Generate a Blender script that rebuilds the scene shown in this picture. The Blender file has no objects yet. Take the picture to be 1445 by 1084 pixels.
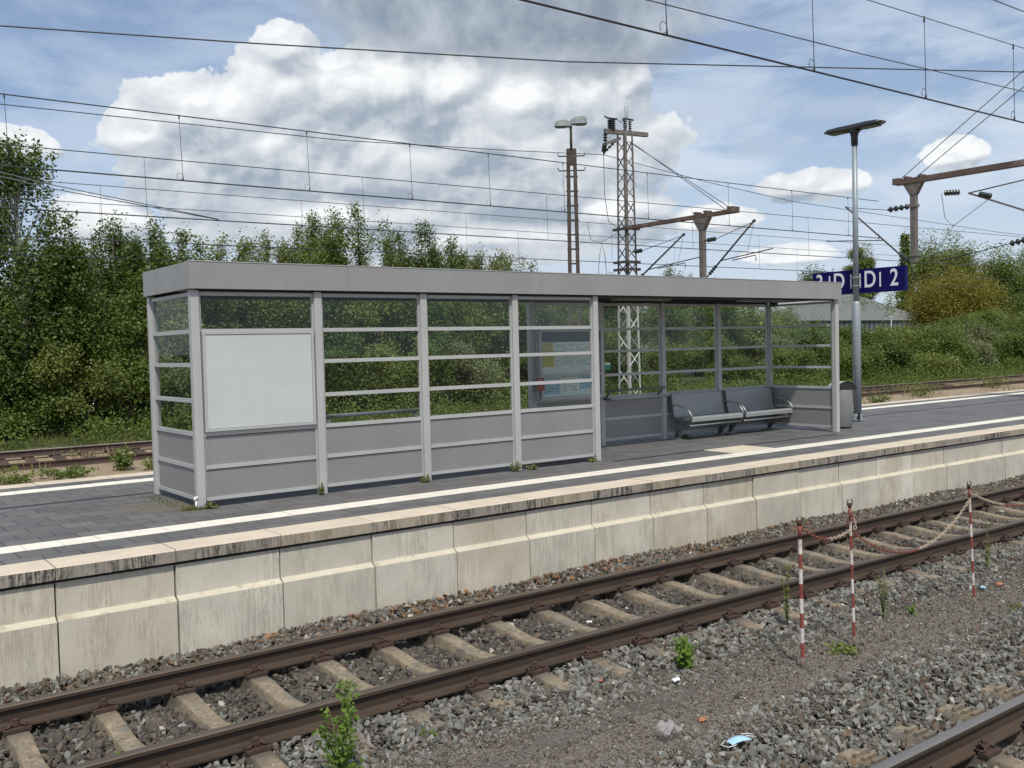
import bpy, math, random
import numpy as np
from mathutils import Matrix, Vector
R = math.radians
S = bpy.context.scene
COL = S.collection

# ------------------------------------------------------------------ camera
cd = bpy.data.cameras.new("camera"); cam = bpy.data.objects.new("camera", cd); COL.objects.link(cam)
cd.sensor_width = 36.0; cd.lens = 34.27; cd.clip_start = 0.05; cd.clip_end = 6000
M = Matrix(((0.7987382, 0.0423928, -0.6001834), (-0.6011848, 0.0158210, -0.7989534), (-0.0243744, 0.9989757, 0.0381227))).to_4x4()
M.translation = Vector((0, 0, 1.80)); cam.matrix_world = M
S.camera = cam
S.view_settings.view_transform = 'Standard'; S.view_settings.look = 'None'
S.view_settings.exposure = 0.12; S.view_settings.gamma = 1.0
S.cycles.max_bounces = 5; S.cycles.transparent_max_bounces = 16; S.cycles.diffuse_bounces = 2; S.cycles.glossy_bounces = 2

# ------------------------------------------------------------------ sun
SUN_EL, SUN_DIR = 56.0, (-0.50, -0.86)          # horizontal direction towards the sun
sl = bpy.data.lights.new("sun", 'SUN'); sl.energy = 3.3; sl.angle = R(2.5); sl.color = (1.0, 0.95, 0.86)
so = bpy.data.objects.new("sun", sl); COL.objects.link(so)
_h = math.hypot(*SUN_DIR)
sv = Vector((SUN_DIR[0]/_h*math.cos(R(SUN_EL)), SUN_DIR[1]/_h*math.cos(R(SUN_EL)), math.sin(R(SUN_EL))))
so.rotation_euler = sv.to_track_quat('Z', 'Y').to_euler(); so.location = (0, -10, 60)

# ------------------------------------------------------------------ node helper
class NT:
    def __init__(self, tree): self.t = tree; self.n = tree.nodes; self.l = tree.links
    def node(self, typ, **kw):
        nd = self.n.new(typ)
        for k, v in kw.items():
            if hasattr(nd, k): setattr(nd, k, v)
        return nd
    def set(self, sock, v):
        if hasattr(v, 'is_linked') or hasattr(v, 'links'): self.l.new(v, sock)
        else: sock.default_value = v
    def math(self, op, a, b=None, c=None, clamp=False):
        nd = self.n.new('ShaderNodeMath'); nd.operation = op; nd.use_clamp = clamp
        self.set(nd.inputs[0], a)
        if b is not None: self.set(nd.inputs[1], b)
        if c is not None: self.set(nd.inputs[2], c)
        return nd.outputs[0]
    def vmath(self, op, a, b=None):
        nd = self.n.new('ShaderNodeVectorMath'); nd.operation = op
        self.set(nd.inputs[0], a)
        if b is not None: self.set(nd.inputs[1], b)
        return nd.outputs[0]
    def smooth(self, x, lo, hi, a=0.0, b=1.0):
        nd = self.n.new('ShaderNodeMapRange'); nd.interpolation_type = 'SMOOTHSTEP'
        self.set(nd.inputs[0], x); self.set(nd.inputs[1], lo); self.set(nd.inputs[2], hi)
        self.set(nd.inputs[3], a); self.set(nd.inputs[4], b)
        return nd.outputs[0]
    def lin(self, x, lo, hi, a=0.0, b=1.0):
        nd = self.n.new('ShaderNodeMapRange')
        for i, q in enumerate((x, lo, hi, a, b)): self.set(nd.inputs[i], q)
        return nd.outputs[0]
    def mix(self, f, a, b, mode='MIX'):
        nd = self.n.new('ShaderNodeMix'); nd.data_type = 'RGBA'; nd.blend_type = mode
        self.set(nd.inputs[0], f)
        for s, q in ((nd.inputs[6], a), (nd.inputs[7], b)):
            if isinstance(q, tuple) and len(q) == 3: q = (*q, 1)
            self.set(s, q)
        return nd.outputs[2]
    def noise(self, vec, scale, detail=4, rough=0.55, dist=0.0):
        nd = self.n.new('ShaderNodeTexNoise'); self.set(nd.inputs['Vector'], vec)
        nd.inputs['Scale'].default_value = scale; nd.inputs['Detail'].default_value = detail
        nd.inputs['Roughness'].default_value = rough; nd.inputs['Distortion'].default_value = dist
        return nd.outputs[0]

# ------------------------------------------------------------------ sky with cumulus clouds
W_ = bpy.data.worlds.new("World"); S.world = W_; W_.use_nodes = True; W_.cycles.sampling_method = 'MANUAL'; W_.cycles.sample_map_resolution = 512
w = NT(W_.node_tree)
for nd in list(w.n): w.n.remove(nd)
CB = [(24.33, 16.66, 1.66, 1.54), (24.46, 14.63, 2.77, 2.44), (19.97, 12.98, 3.6, 2.19), (16.61, 11.9, 2.0, 1.48), (27.43, 14.52, 2.43, 2.05), (30.66, 14.74, 2.88, 2.57), (33.94, 14.73, 3.11, 2.5), (37.62, 13.71, 3.33, 2.5), (41.74, 14.15, 2.9, 2.58), (44.0, 14.61, 1.32, 1.66), (22.17, 10.41, 6.6, 2.82), (32.19, 11.07, 9.51, 3.74), (39.19, 10.54, 7.08, 3.12), (28.01, 7.52, 8.94, 2.06), (35.36, 6.41, 7.91, 1.46), (42.83, 7.62, 3.3, 1.87), (10.51, 11.0, 1.72, 0.82), (54.32, 8.5, 2.74, 0.8), (61.53, 9.56, 1.52, 0.76), (48.88, 6.95, 2.4, 0.73), (52.75, 4.78, 2.32, 0.56), (14.28, 6.98, 2.47, 1.54)]
GB = [(37.32, 18.05, 9.58, 2.08), (32.43, 19.19, 5.79, 1.25), (42.62, 16.93, 4.54, 1.87), (40.63, 19.21, 7.48, 1.46)]
VB = [(51.3, 10.9, 3.13, 0.97), (56.23, 12.55, 4.46, 0.79), (48.98, 13.16, 4.79, 1.63), (62.56, 11.49, 2.71, 0.75), (15.97, 14.04, 4.33, 0.85), (30.73, 16.8, 3.7, 0.83)]
def direction():
    tc = w.node('ShaderNodeTexCoord'); return w.vmath('NORMALIZE', tc.outputs['Generated'])
DIR = direction()
sx = w.node('ShaderNodeSeparateXYZ'); w.l.new(DIR, sx.inputs[0])
AZ = w.math('MULTIPLY', w.math('ARCTAN2', sx.outputs[0], sx.outputs[1]), 57.29578)
EL = w.math('MULTIPLY', w.math('ARCSINE', sx.outputs[2]), 57.29578)
def field(az, el, blobs):
    tot = None
    for a, e, ra, re in blobs:
        u = w.math('MULTIPLY', w.math('SUBTRACT', az, a), 1/ra)
        v = w.math('MULTIPLY', w.math('SUBTRACT', el, e), 1/re)
        d2 = w.math('MULTIPLY_ADD', u, u, w.math('MULTIPLY', v, v))
        f = w.math('SUBTRACT', 1.25, w.math('SQRT', d2))
        tot = f if tot is None else w.math('SMOOTH_MAX', tot, f, 0.25)
    return tot
def comb(a, e):
    c = w.node('ShaderNodeCombineXYZ'); w.set(c.inputs[0], a); w.set(c.inputs[1], e); return c.outputs[0]
def puff(az, el, detail=8, fine=True):
    p = comb(az, el); n1 = w.noise(p, 0.36, detail, 0.61, 0.2)
    o = w.math('MULTIPLY', w.math('SUBTRACT', n1, 0.5), 2.0)
    if fine:
        vor = w.node('ShaderNodeTexVoronoi'); vor.feature = 'SMOOTH_F1'; vor.voronoi_dimensions = '2D'
        w.l.new(p, vor.inputs['Vector']); vor.inputs['Scale'].default_value = 1.1; vor.inputs['Smoothness'].default_value = 0.5
        o = w.math('MULTIPLY_ADD', w.math('SUBTRACT', 0.5, vor.outputs['Distance']), 0.30, o)
    return o, n1
def field1(az, el): return field(az, el, CB)
PN, N0 = puff(AZ, EL)
def dens(pn, az, el, blobs, amp): return w.math('MULTIPLY_ADD', pn, amp, field(az, el, blobs))
F0 = field1(AZ, EL); F1 = field1(w.math('ADD', AZ, -0.35), w.math('ADD', EL, 0.9))
D0 = w.math('MULTIPLY_ADD', PN, 0.68, F0)
cmask = w.math('MULTIPLY', w.smooth(D0, 0.03, 0.14), w.smooth(D0, -0.05, 0.6, 0.82, 1.0))
sh_p = comb(AZ, w.math('MULTIPLY', EL, 1.25))
sh_q = comb(w.math('ADD', AZ, -0.30), w.math('MULTIPLY', w.math('ADD', EL, 0.55), 1.25))
ga = w.noise(sh_p, 0.30, 5, 0.50, 0.35); gb = w.noise(sh_q, 0.30, 5, 0.50, 0.35)
hc = w.math('SUBTRACT', w.noise(sh_p, 0.9, 5, 0.55, 0.2), w.noise(comb(w.math('ADD', AZ, -0.13), w.math('ADD', w.math('MULTIPLY', EL, 1.25), 0.25)), 0.9, 5, 0.55, 0.2))
relief = w.smooth(w.math('SUBTRACT', ga, gb), -0.13, 0.13)
top = w.smooth(w.math('SUBTRACT', F0, F1), -0.18, 0.42)
big = w.noise(comb(w.math('MULTIPLY', AZ, 0.7), EL), 0.19, 3, 0.5)
DKB = [(26.5, 11.6, 2.6, 1.0), (22.0, 10.6, 3.0, 0.9), (32.5, 12.2, 2.2, 0.9), (36.5, 10.6, 3.2, 1.1), (41.5, 11.6, 1.8, 0.8), (29.0, 8.6, 3.2, 0.8), (38.5, 7.4, 3.4, 0.6)]
dk = w.smooth(w.math('MULTIPLY_ADD', PN, 0.8, field(AZ, EL, DKB)), 0.0, 1.1)
lit = w.math('MULTIPLY_ADD', w.math('ADD', relief, w.math('MULTIPLY', hc, 1.1)), 0.36, w.math('MULTIPLY', top, 0.62))
lit = w.math('ADD', lit, w.lin(big, 0.3, 0.7, -0.06, 0.24))
lit = w.math('SUBTRACT', lit, w.math('MULTIPLY', dk, 0.46), clamp=True)
CLOUD_DK, CLOUD_LT = (3.3, 3.95, 4.75), (8.9, 9.05, 9.15)
ccol = w.mix(lit, CLOUD_DK, CLOUD_LT)
skyn = w.node('ShaderNodeTexSky'); skyn.sky_type = 'NISHITA'; skyn.sun_disc = False
skyn.sun_elevation = R(SUN_EL); skyn.sun_rotation = math.atan2(SUN_DIR[0], SUN_DIR[1])
skyn.altitude = 100; skyn.air_density = 1.0; skyn.dust_density = 1.2; skyn.ozone_density = 1.4
base = w.mix(1.0, skyn.outputs[0], (1.0, 1.02, 1.10), 'MULTIPLY')
# thin high veil
pv = comb(w.math('MULTIPLY', AZ, 0.35), w.math('MULTIPLY', EL, 1.0))
vn = w.noise(pv, 0.28, 7, 0.6, 0.3)
veil = w.math('MULTIPLY', w.smooth(vn, 0.30, 0.62), w.smooth(EL, 20, 10, 0.62, 1.0))
veil = w.math('MAXIMUM', veil, w.smooth(EL, 14.0, 1.0, 0.25, 0.92))
veil = w.math('MULTIPLY', veil, w.smooth(AZ, 4, 45, 0.62, 1.0))
c1 = w.mix(veil, base, (5.7, 6.6, 7.8))
# grey-blue puffs on the right
dv = dens(PN, AZ, EL, VB, 1.0)
c1 = w.mix(w.smooth(dv, 0.2, 1.1, 0.0, 0.6), c1, (4.6, 5.5, 6.7))
# ragged broken cloud in the rest of the sky (outside the photograph)
far_n = w.noise(DIR, 3.2, 7, 0.6, 0.2)
outm = w.math('MULTIPLY', w.smooth(far_n, 0.50, 0.62), w.math('MAXIMUM', w.smooth(EL, 21, 27), w.math('MAXIMUM', w.smooth(AZ, 70, 80), w.smooth(AZ, 2, -8))))
c1 = w.mix(outm, c1, (6.8, 7.2, 7.7))
c2 = w.mix(cmask, c1, ccol)
dg = dens(PN, AZ, EL, GB, 0.8); ng = N0
gcol = w.mix(w.lin(ng, 0.36, 0.68), (2.5, 3.0, 3.65), (4.5, 5.05, 5.8))
c3 = w.mix(w.smooth(dg, -0.25, 0.6, 0.0, 0.96), c2, gcol)
bg = w.node('ShaderNodeBackground'); w.l.new(c3, bg.inputs[0]); bg.inputs[1].default_value = 0.1
wo = w.node('ShaderNodeOutputWorld'); w.l.new(bg.outputs[0], wo.inputs[0])

# ------------------------------------------------------------------ materials
MATS = {}
def new_mat(name):
    m = bpy.data.materials.new(name); m.use_nodes = True
    t = NT(m.node_tree); b = t.n['Principled BSDF']; MATS[name] = m
    return m, t, b
def pos(t): return t.node('ShaderNodeNewGeometry').outputs['Position']
def objc(t): return t.node('ShaderNodeTexCoord').outputs['Object']
def scaled(t, v, s):
    mp = t.node('ShaderNodeMapping'); t.l.new(v, mp.inputs[0]); mp.inputs['Scale'].default_value = s; return mp.outputs[0]
def bump(t, b, h, strength=0.3, dist=0.01):
    bn = t.node('ShaderNodeBump'); bn.inputs['Strength'].default_value = strength; bn.inputs['Distance'].default_value = dist
    t.l.new(h, bn.inputs['Height']); t.l.new(bn.outputs[0], b.inputs['Normal'])
def plain(name, c, rough=0.5, metal=0.0, var=0.12, scale=6.0, dirt=None, dirt_amt=0.4, sc=(1, 1, 1), bmp=0.0, spec=None):
    m, t, b = new_mat(name)
    p = scaled(t, pos(t), sc)
    n = t.noise(p, scale, 6, 0.6)
    lo = tuple(max(0, x*(1-var)) for x in c); hi = tuple(min(1, x*(1+var)) for x in c)
    col = t.mix(t.lin(n, 0.3, 0.7), lo, hi)
    if dirt:
        n2 = t.noise(p, scale*0.45, 7, 0.65)
        col = t.mix(t.smooth(n2, 0.5, 0.72, 0.0, dirt_amt), col, dirt)
    t.l.new(col, b.inputs['Base Color']); b.inputs['Roughness'].default_value = rough; b.inputs['Metallic'].default_value = metal
    t.l.new(t.lin(n, 0.3, 0.7, rough*0.85, min(1, rough*1.15)), b.inputs['Roughness'])
    if spec is not None: b.inputs['Specular IOR Level'].default_value = spec
    if bmp: bump(t, b, t.noise(pos(t), scale*9, 4, 0.6), bmp, 0.01)
    return m
def painted(name, c, rough, streak):
    m, t, b = new_mat(name); p = pos(t); oi = t.node('ShaderNodeObjectInfo').outputs['Random']
    n = t.noise(p, 1.4, 6, 0.6); s1 = t.noise(scaled(t, p, (1, 1, 0.07)), 16, 6, 0.68); n2 = t.noise(p, 4.5, 7, 0.7); n3 = t.noise(p, 90, 3, 0.6)
    col = t.mix(t.lin(n, 0.3, 0.7), tuple(x*0.93 for x in c), tuple(x*1.06 for x in c))
    col = t.mix(t.lin(oi, 0, 1, 0.0, 0.10), col, tuple(x*0.7 for x in c))
    col = t.mix(t.math('MULTIPLY', t.smooth(s1, 0.48, 0.72, 0, streak), t.smooth(n, 0.35, 0.65, 0.3, 1.0)), col, tuple(x*0.60 for x in c))
    col = t.mix(t.smooth(n2, 0.60, 0.74, 0, streak*1.1), col, (0.17, 0.15, 0.12))
    col = t.mix(t.smooth(n3, 0.66, 0.74, 0, 0.25), col, tuple(min(1, x*1.35) for x in c))
    t.l.new(col, b.inputs['Base Color']); t.l.new(t.lin(n2, 0.3, 0.7, rough*0.8, rough*1.25), b.inputs['Roughness'])
    bump(t, b, n, 0.12, 0.02); return m
painted('alu_frame', (0.415, 0.412, 0.405), 0.45, 0.22)
painted('grey_panel', (0.232, 0.228, 0.224), 0.5, 0.20)
painted('fascia_grey', (0.275, 0.270, 0.263), 0.42, 0.24)
plain('soffit_dark', (0.10, 0.10, 0.10), 0.6)
painted('board_white', (0.50, 0.53, 0.525), 0.3, 0.1)
plain('gasket_gap_shade', (0.02, 0.02, 0.02), 0.6)
plain('galv', (0.29, 0.33, 0.35), 0.5, 0.3, 0.16, 22.0, (0.22, 0.24, 0.25), 0.4)
plain('bin_grey', (0.185, 0.183, 0.178), 0.5, 0.0, 0.06, 4.0)
plain('black_metal_and_shade', (0.018, 0.019, 0.02), 0.4)
plain('lamp_black', (0.028, 0.031, 0.032), 0.35)
plain('lamp_grey', (0.23, 0.26, 0.26), 0.5)
plain('lens', (0.06, 0.065, 0.068), 0.2)
plain('mast_pale', (0.42, 0.41, 0.39), 0.7, 0.0, 0.1, 5.0, (0.2, 0.17, 0.14), 0.4)
plain('mast_steel', (0.145, 0.130, 0.115), 0.7, 0.0, 0.3, 5.0, (0.085, 0.055, 0.04), 0.7, sc=(1, 1, 0.6))
plain('rust_beam', (0.120, 0.080, 0.064), 0.8, 0.0, 0.35, 3.0, (0.30, 0.27, 0.25), 0.8)
plain('rust_pole', (0.062, 0.047, 0.037), 0.8, 0.0, 0.3, 6.0, (0.16, 0.13, 0.105), 0.5)
plain('wire', (0.035, 0.036, 0.038), 0.5)
plain('wire_light', (0.13, 0.14, 0.15), 0.5)
plain('insulator', (0.02, 0.032, 0.028), 0.25)
def mat_sleeper():
    m, t, b = new_mat('sleeper'); p = pos(t); o = objc(t); sp = t.node('ShaderNodeSeparateXYZ'); t.l.new(o, sp.inputs[0])
    oi = t.node('ShaderNodeObjectInfo').outputs['Random']
    n = t.noise(p, 12, 7, 0.65); n2 = t.noise(p, 70, 4, 0.7); n3 = t.noise(p, 4.5, 5, 0.6)
    col = t.mix(t.lin(n, 0.3, 0.7), (0.165, 0.130, 0.088), (0.34, 0.275, 0.185)); col = t.mix(t.smooth(n3, 0.50, 0.64, 0, 0.75), col, (0.155, 0.145, 0.125)); n4 = t.noise(p, 30, 6, 0.75); col = t.mix(t.smooth(n4, 0.52, 0.62, 0, 0.75), col, (0.075, 0.066, 0.052))
    col = t.mix(t.smooth(n3, 0.36, 0.28, 0, 0.6), col, (0.33, 0.20, 0.09))
    seat = t.smooth(t.math('ABSOLUTE', t.math('SUBTRACT', t.math('ABSOLUTE', sp.outputs[1]), 0.78)), 0.42, 0.12)
    k = t.math('MULTIPLY', seat, t.smooth(t.math('MULTIPLY_ADD', oi, 0.2, n), 0.40, 0.66, 0.35, 0.95))
    col = t.mix(k, col, (0.085, 0.068, 0.052)); col = t.mix(t.smooth(n2, 0.58, 0.7, 0, 0.6), col, (0.07, 0.06, 0.05))
    t.l.new(col, b.inputs['Base Color']); b.inputs['Roughness'].default_value = 0.92; bump(t, b, t.math('ADD', n2, n), 0.5, 0.006)
mat_sleeper()
plain('rail_rust', (0.050, 0.032, 0.020), 0.75, 0.0, 0.25, 6.0, (0.035, 0.024, 0.018), 0.55, sc=(0.35, 1, 2.5), bmp=0.15)
plain('rail_top', (0.108, 0.083, 0.062), 0.5, 0.25, 0.15, 5.0, (0.09, 0.065, 0.05), 0.5, sc=(0.3, 3, 3))
plain('rail_top_shiny', (0.20, 0.185, 0.175), 0.42, 0.4, 0.1, 5.0, (0.16, 0.13, 0.12), 0.4, sc=(0.3, 3, 3))
plain('clip_rust', (0.055, 0.03, 0.022), 0.8, 0.0, 0.3, 20.0)
plain('rail_old', (0.07, 0.045, 0.036), 0.8, 0.0, 0.25, 5.0)
plain('rail_old_top', (0.30, 0.26, 0.23), 0.6, 0.0, 0.2, 4.0)
plain('white_tile', (0.82, 0.77, 0.65), 0.75, 0.0, 0.06, 7.0, (0.5, 0.46, 0.38), 0.35)
plain('wood_white', (0.5, 0.46, 0.4), 0.8, 0, 0.2, 3)
plain('paper_white', (0.80, 0.82, 0.80), 0.6, 0, 0.03, 4)
plain('paper_yellow', (0.66, 0.56, 0.14), 0.6, 0, 0.05, 4)
plain('paper_blue', (0.38, 0.58, 0.68), 0.6, 0, 0.05, 4)
plain('header_navy', (0.012, 0.035, 0.06), 0.4)
plain('print_grey', (0.16, 0.19, 0.20), 0.6)
plain('print_white', (0.6, 0.62, 0.62), 0.6)
plain('box_red', (0.32, 0.05, 0.04), 0.4)
plain('sign_blue', (0.006, 0.005, 0.085), 0.5, 0, 0.05, 2, spec=0.12)
plain('sign_white', (0.72, 0.74, 0.76), 0.4, 0, 0.02, 2)
plain('label_green', (0.04, 0.25, 0.16), 0.5)
plain('mask_blue', (0.36, 0.58, 0.74), 0.8, 0, 0.06, 30)
plain('litter_white', (0.78, 0.78, 0.76), 0.7, 0, 0.05, 30)
plain('brick_orange', (0.33, 0.145, 0.075), 0.85, 0, 0.2, 30)
plain('trough', (0.115, 0.10, 0.085), 0.95, 0, 0.25, 9, (0.06, 0.05, 0.042), 0.6, bmp=0.4)
plain('slot_dark', (0.03, 0.03, 0.032), 0.6)
plain('hall_roof', (0.30, 0.31, 0.315), 0.5, 0, 0.04, 0.3)
plain('hall_wall', (0.36, 0.35, 0.33), 0.7, 0, 0.06, 0.3)
plain('bark', (0.085, 0.068, 0.05), 0.9, 0, 0.3, 6)
plain('birch_bark', (0.50, 0.49, 0.46), 0.8, 0, 0.1, 3, (0.06, 0.055, 0.05), 0.8)
plain('stem', (0.10, 0.12, 0.035), 0.8)
plain('dry_stem', (0.34, 0.27, 0.15), 0.9)

def mat_hall_slats():
    m, t, b = new_mat('hall_slats'); p = pos(t); s = t.node('ShaderNodeSeparateXYZ'); t.l.new(p, s.inputs[0])
    f = t.math('FRACT', t.math('MULTIPLY', s.outputs[0], 0.9)); k = t.smooth(f, 0.55, 0.62)
    t.l.new(t.mix(k, (0.06, 0.07, 0.08), (0.15, 0.16, 0.175)), b.inputs['Base Color'])
mat_hall_slats()
def mat_glass():
    m, t, b = new_mat('glass'); t.n.remove(b)
    tr = t.node('ShaderNodeBsdfTransparent'); tr.inputs[0].default_value = (0.94, 0.96, 0.95, 1)
    gl = t.node('ShaderNodeBsdfGlossy'); gl.inputs['Roughness'].default_value = 0.01; gl.inputs[0].default_value = (0.9, 0.95, 1, 1)
    df = t.node('ShaderNodeBsdfDiffuse'); df.inputs[0].default_value = (0.30, 0.31, 0.29, 1)
    n = t.noise(pos(t), 2.2, 6, 0.65)
    mx = t.node('ShaderNodeMixShader'); t.l.new(t.smooth(n, 0.48, 0.8, 0.0, 0.009), mx.inputs[0]); t.l.new(tr.outputs[0], mx.inputs[1]); t.l.new(df.outputs[0], mx.inputs[2])
    lw = t.node('ShaderNodeLayerWeight'); lw.inputs[0].default_value = 0.5
    f5 = t.math('MULTIPLY_ADD', t.math('POWER', lw.outputs['Facing'], 5.0), 0.22, 0.016)
    m2 = t.node('ShaderNodeMixShader'); t.l.new(f5, m2.inputs[0]); t.l.new(mx.outputs[0], m2.inputs[1]); t.l.new(gl.outputs[0], m2.inputs[2])
    t.l.new(m2.outputs[0], t.n['Material Output'].inputs[0])
mat_glass()
def mat_bag():
    m, t, b = new_mat('clear_film'); t.n.remove(b)
    tr = t.node('ShaderNodeBsdfTransparent'); df = t.node('ShaderNodeBsdfDiffuse'); df.inputs[0].default_value = (0.6, 0.55, 0.53, 1)
    gl = t.node('ShaderNodeBsdfGlossy'); gl.inputs['Roughness'].default_value = 0.12
    mx = t.node('ShaderNodeMixShader'); mx.inputs[0].default_value = 0.28; t.l.new(tr.outputs[0], mx.inputs[1]); t.l.new(df.outputs[0], mx.inputs[2])
    m2 = t.node('ShaderNodeMixShader'); m2.inputs[0].default_value = 0.12; t.l.new(mx.outputs[0], m2.inputs[1]); t.l.new(gl.outputs[0], m2.inputs[2])
    t.l.new(m2.outputs[0], t.n['Material Output'].inputs[0])
mat_bag()
def mat_mesh():
    m, t, b = new_mat('perforated_steel')
    b.inputs['Base Color'].default_value = (0.37, 0.385, 0.375, 1); b.inputs['Roughness'].default_value = 0.45; b.inputs['Metallic'].default_value = 0.25
    p = pos(t); n = t.noise(p, 55, 2, 0.5)
    tr = t.node('ShaderNodeBsdfTransparent'); mx = t.node('ShaderNodeMixShader')
    t.l.new(t.lin(n, 0.35, 0.65, 0.14, 0.34), mx.inputs[0]); t.l.new(b.outputs[0], mx.inputs[1]); t.l.new(tr.outputs[0], mx.inputs[2])
    t.l.new(mx.outputs[0], t.n['Material Output'].inputs[0])
mat_mesh()
plain('bench_steel', (0.36, 0.375, 0.37), 0.38, 0.4, 0.08, 10)
plain('bench_dark', (0.15, 0.155, 0.155), 0.5, 0.1, 0.1, 8)

def mat_paver():
    m, t, b = new_mat('paver'); p = pos(t)
    br = t.node('ShaderNodeTexBrick'); t.l.new(p, br.inputs['Vector']); br.offset = 0.5
    br.inputs['Scale'].default_value = 1.0; br.inputs['Brick Width'].default_value = 0.335; br.inputs['Row Height'].default_value = 0.3335
    br.inputs['Mortar Size'].default_value = 0.005; br.inputs['Mortar Smooth'].default_value = 0.25; br.inputs['Bias'].default_value = 0.0
    br.inputs['Color1'].default_value = (0, 0, 0, 1); br.inputs['Color2'].default_value = (1, 1, 1, 1); br.inputs['Mortar'].default_value = (0.5, 0.5, 0.5, 1)
    rnd = t.math('MULTIPLY', br.outputs['Color'], 1.0)
    n = t.noise(p, 3.0, 7, 0.65); n2 = t.noise(p, 60, 3, 0.6); n3 = t.noise(scaled(t, p, (0.25, 1.4, 1)), 1.4, 5, 0.6)
    k = t.math('ADD', t.math('MULTIPLY', rnd, 0.35), t.math('ADD', t.math('MULTIPLY', n, 0.5), t.math('MULTIPLY', n2, 0.45)))
    col = t.mix(t.lin(k, 0.3, 1.0), (0.078, 0.076, 0.075), (0.165, 0.161, 0.155))
    col = t.mix(t.smooth(n3, 0.48, 0.72, 0, 0.55), col, (0.165, 0.16, 0.152))
    col = t.mix(br.outputs['Fac'], col, (0.022, 0.021, 0.02))
    # brown crud and moss beside the shelter's front-left corner
    d = t.node('ShaderNodeVectorMath'); d.operation = 'DISTANCE'; t.l.new(scaled(t, p, (1, 1, 1)), d.inputs[0]); d.inputs[1].default_value = (3.62, 11.75, 0)
    c = t.math('MULTIPLY', t.smooth(d.outputs['Value'], 0.95, 0.15), t.smooth(t.noise(p, 9, 6, 0.7), 0.36, 0.62))
    col = t.mix(t.math('MULTIPLY', c, 0.75), col, (0.15, 0.115, 0.06))
    t.l.new(col, b.inputs['Base Color']); b.inputs['Roughness'].default_value = 0.72
    hh = t.math('MULTIPLY_ADD', br.outputs['Fac'], -1.0, t.math('ADD', t.math('MULTIPLY', n2, 0.12), t.math('MULTIPLY', rnd, 0.25)))
    bump(t, b, hh, 0.7, 0.006)
mat_paver()
def mat_concrete(name, c, stain, vertical, amt=0.6, rough=0.85):
    m, t, b = new_mat(name); p = pos(t)
    oi = t.node('ShaderNodeObjectInfo').outputs['Random']
    off = t.vmath('ADD', p, t.node('ShaderNodeCombineXYZ').outputs[0])
    cx = t.node('ShaderNodeCombineXYZ'); t.l.new(t.math('MULTIPLY', oi, 37.0), cx.inputs[1])
    q = t.vmath('ADD', p, cx.outputs[0])
    n1 = t.noise(q, 2.2, 7, 0.6); n2 = t.noise(q, 55, 4, 0.6)
    col = t.mix(t.lin(n1, 0.3, 0.7), tuple(x*0.86 for x in c), tuple(min(1, x*1.1) for x in c))
    col = t.mix(t.lin(n2, 0.3, 0.7, 0, 0.25), col, tuple(x*0.72 for x in c))
    if vertical:
        s1 = t.math('MULTIPLY_ADD', t.noise(scaled(t, q, (1, 1, 0.05)), 15, 6, 0.70), 0.45, t.math('MULTIPLY', t.noise(scaled(t, q, (1, 1, 0.10)), 55, 5, 0.65), 0.55)); s2 = t.noise(scaled(t, q, (1, 1, 0.55)), 2.2, 4, 0.55)
        k = t.math('MULTIPLY', t.smooth(s1, 0.43, 0.55), t.smooth(s2, 0.40, 0.58, 0.12, 1.0), clamp=True)
        k = t.math('MULTIPLY', k, t.smooth(t.noise(q, 40, 3, 0.7), 0.30, 0.56, 0.35, 1.0))
        k = t.math('MULTIPLY', k, t.lin(oi, 0, 1, amt*0.55, amt*1.1), clamp=True)
        col = t.mix(k, col, stain)
        col = t.mix(t.math('MULTIPLY', t.smooth(oi, 0.5, 0.95, 0, 0.62), t.smooth(t.noise(q, 0.9, 4, 0.6), 0.3, 0.6)), col, (0.36, 0.305, 0.21))
        col = t.mix(1.0, col, t.mix(oi, (0.80, 0.785, 0.75), (1.08, 1.075, 1.06)), 'MULTIPLY')
        # speckle
        col = t.mix(t.math('MULTIPLY', t.smooth(t.noise(scaled(t, q, (1, 1, 0.5)), 120, 2, 0.5), 0.60, 0.70), 0.3), col, stain)
    else:
        col = t.mix(t.smooth(t.noise(q, 5, 7, 0.65), 0.52, 0.75, 0, amt), col, stain)
    t.l.new(col, b.inputs['Base Color']); b.inputs['Roughness'].default_value = rough
    bump(t, b, t.math('ADD', n2, t.math('MULTIPLY', n1, 0.6)), 0.25, 0.004)
mat_concrete('wall_concrete', (0.62, 0.59, 0.51), (0.28, 0.25, 0.20), True, 0.62)
mat_concrete('ledge_concrete', (0.56, 0.51, 0.40), (0.27, 0.225, 0.15), False, 0.8)
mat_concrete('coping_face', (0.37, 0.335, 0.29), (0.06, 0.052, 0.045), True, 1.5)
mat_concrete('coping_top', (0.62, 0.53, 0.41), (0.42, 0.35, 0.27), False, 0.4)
mat_concrete('tactile', (0.66, 0.60, 0.47), (0.40, 0.36, 0.28), False, 0.4)
plain('joint_dark', (0.03, 0.028, 0.025), 0.9)

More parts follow.
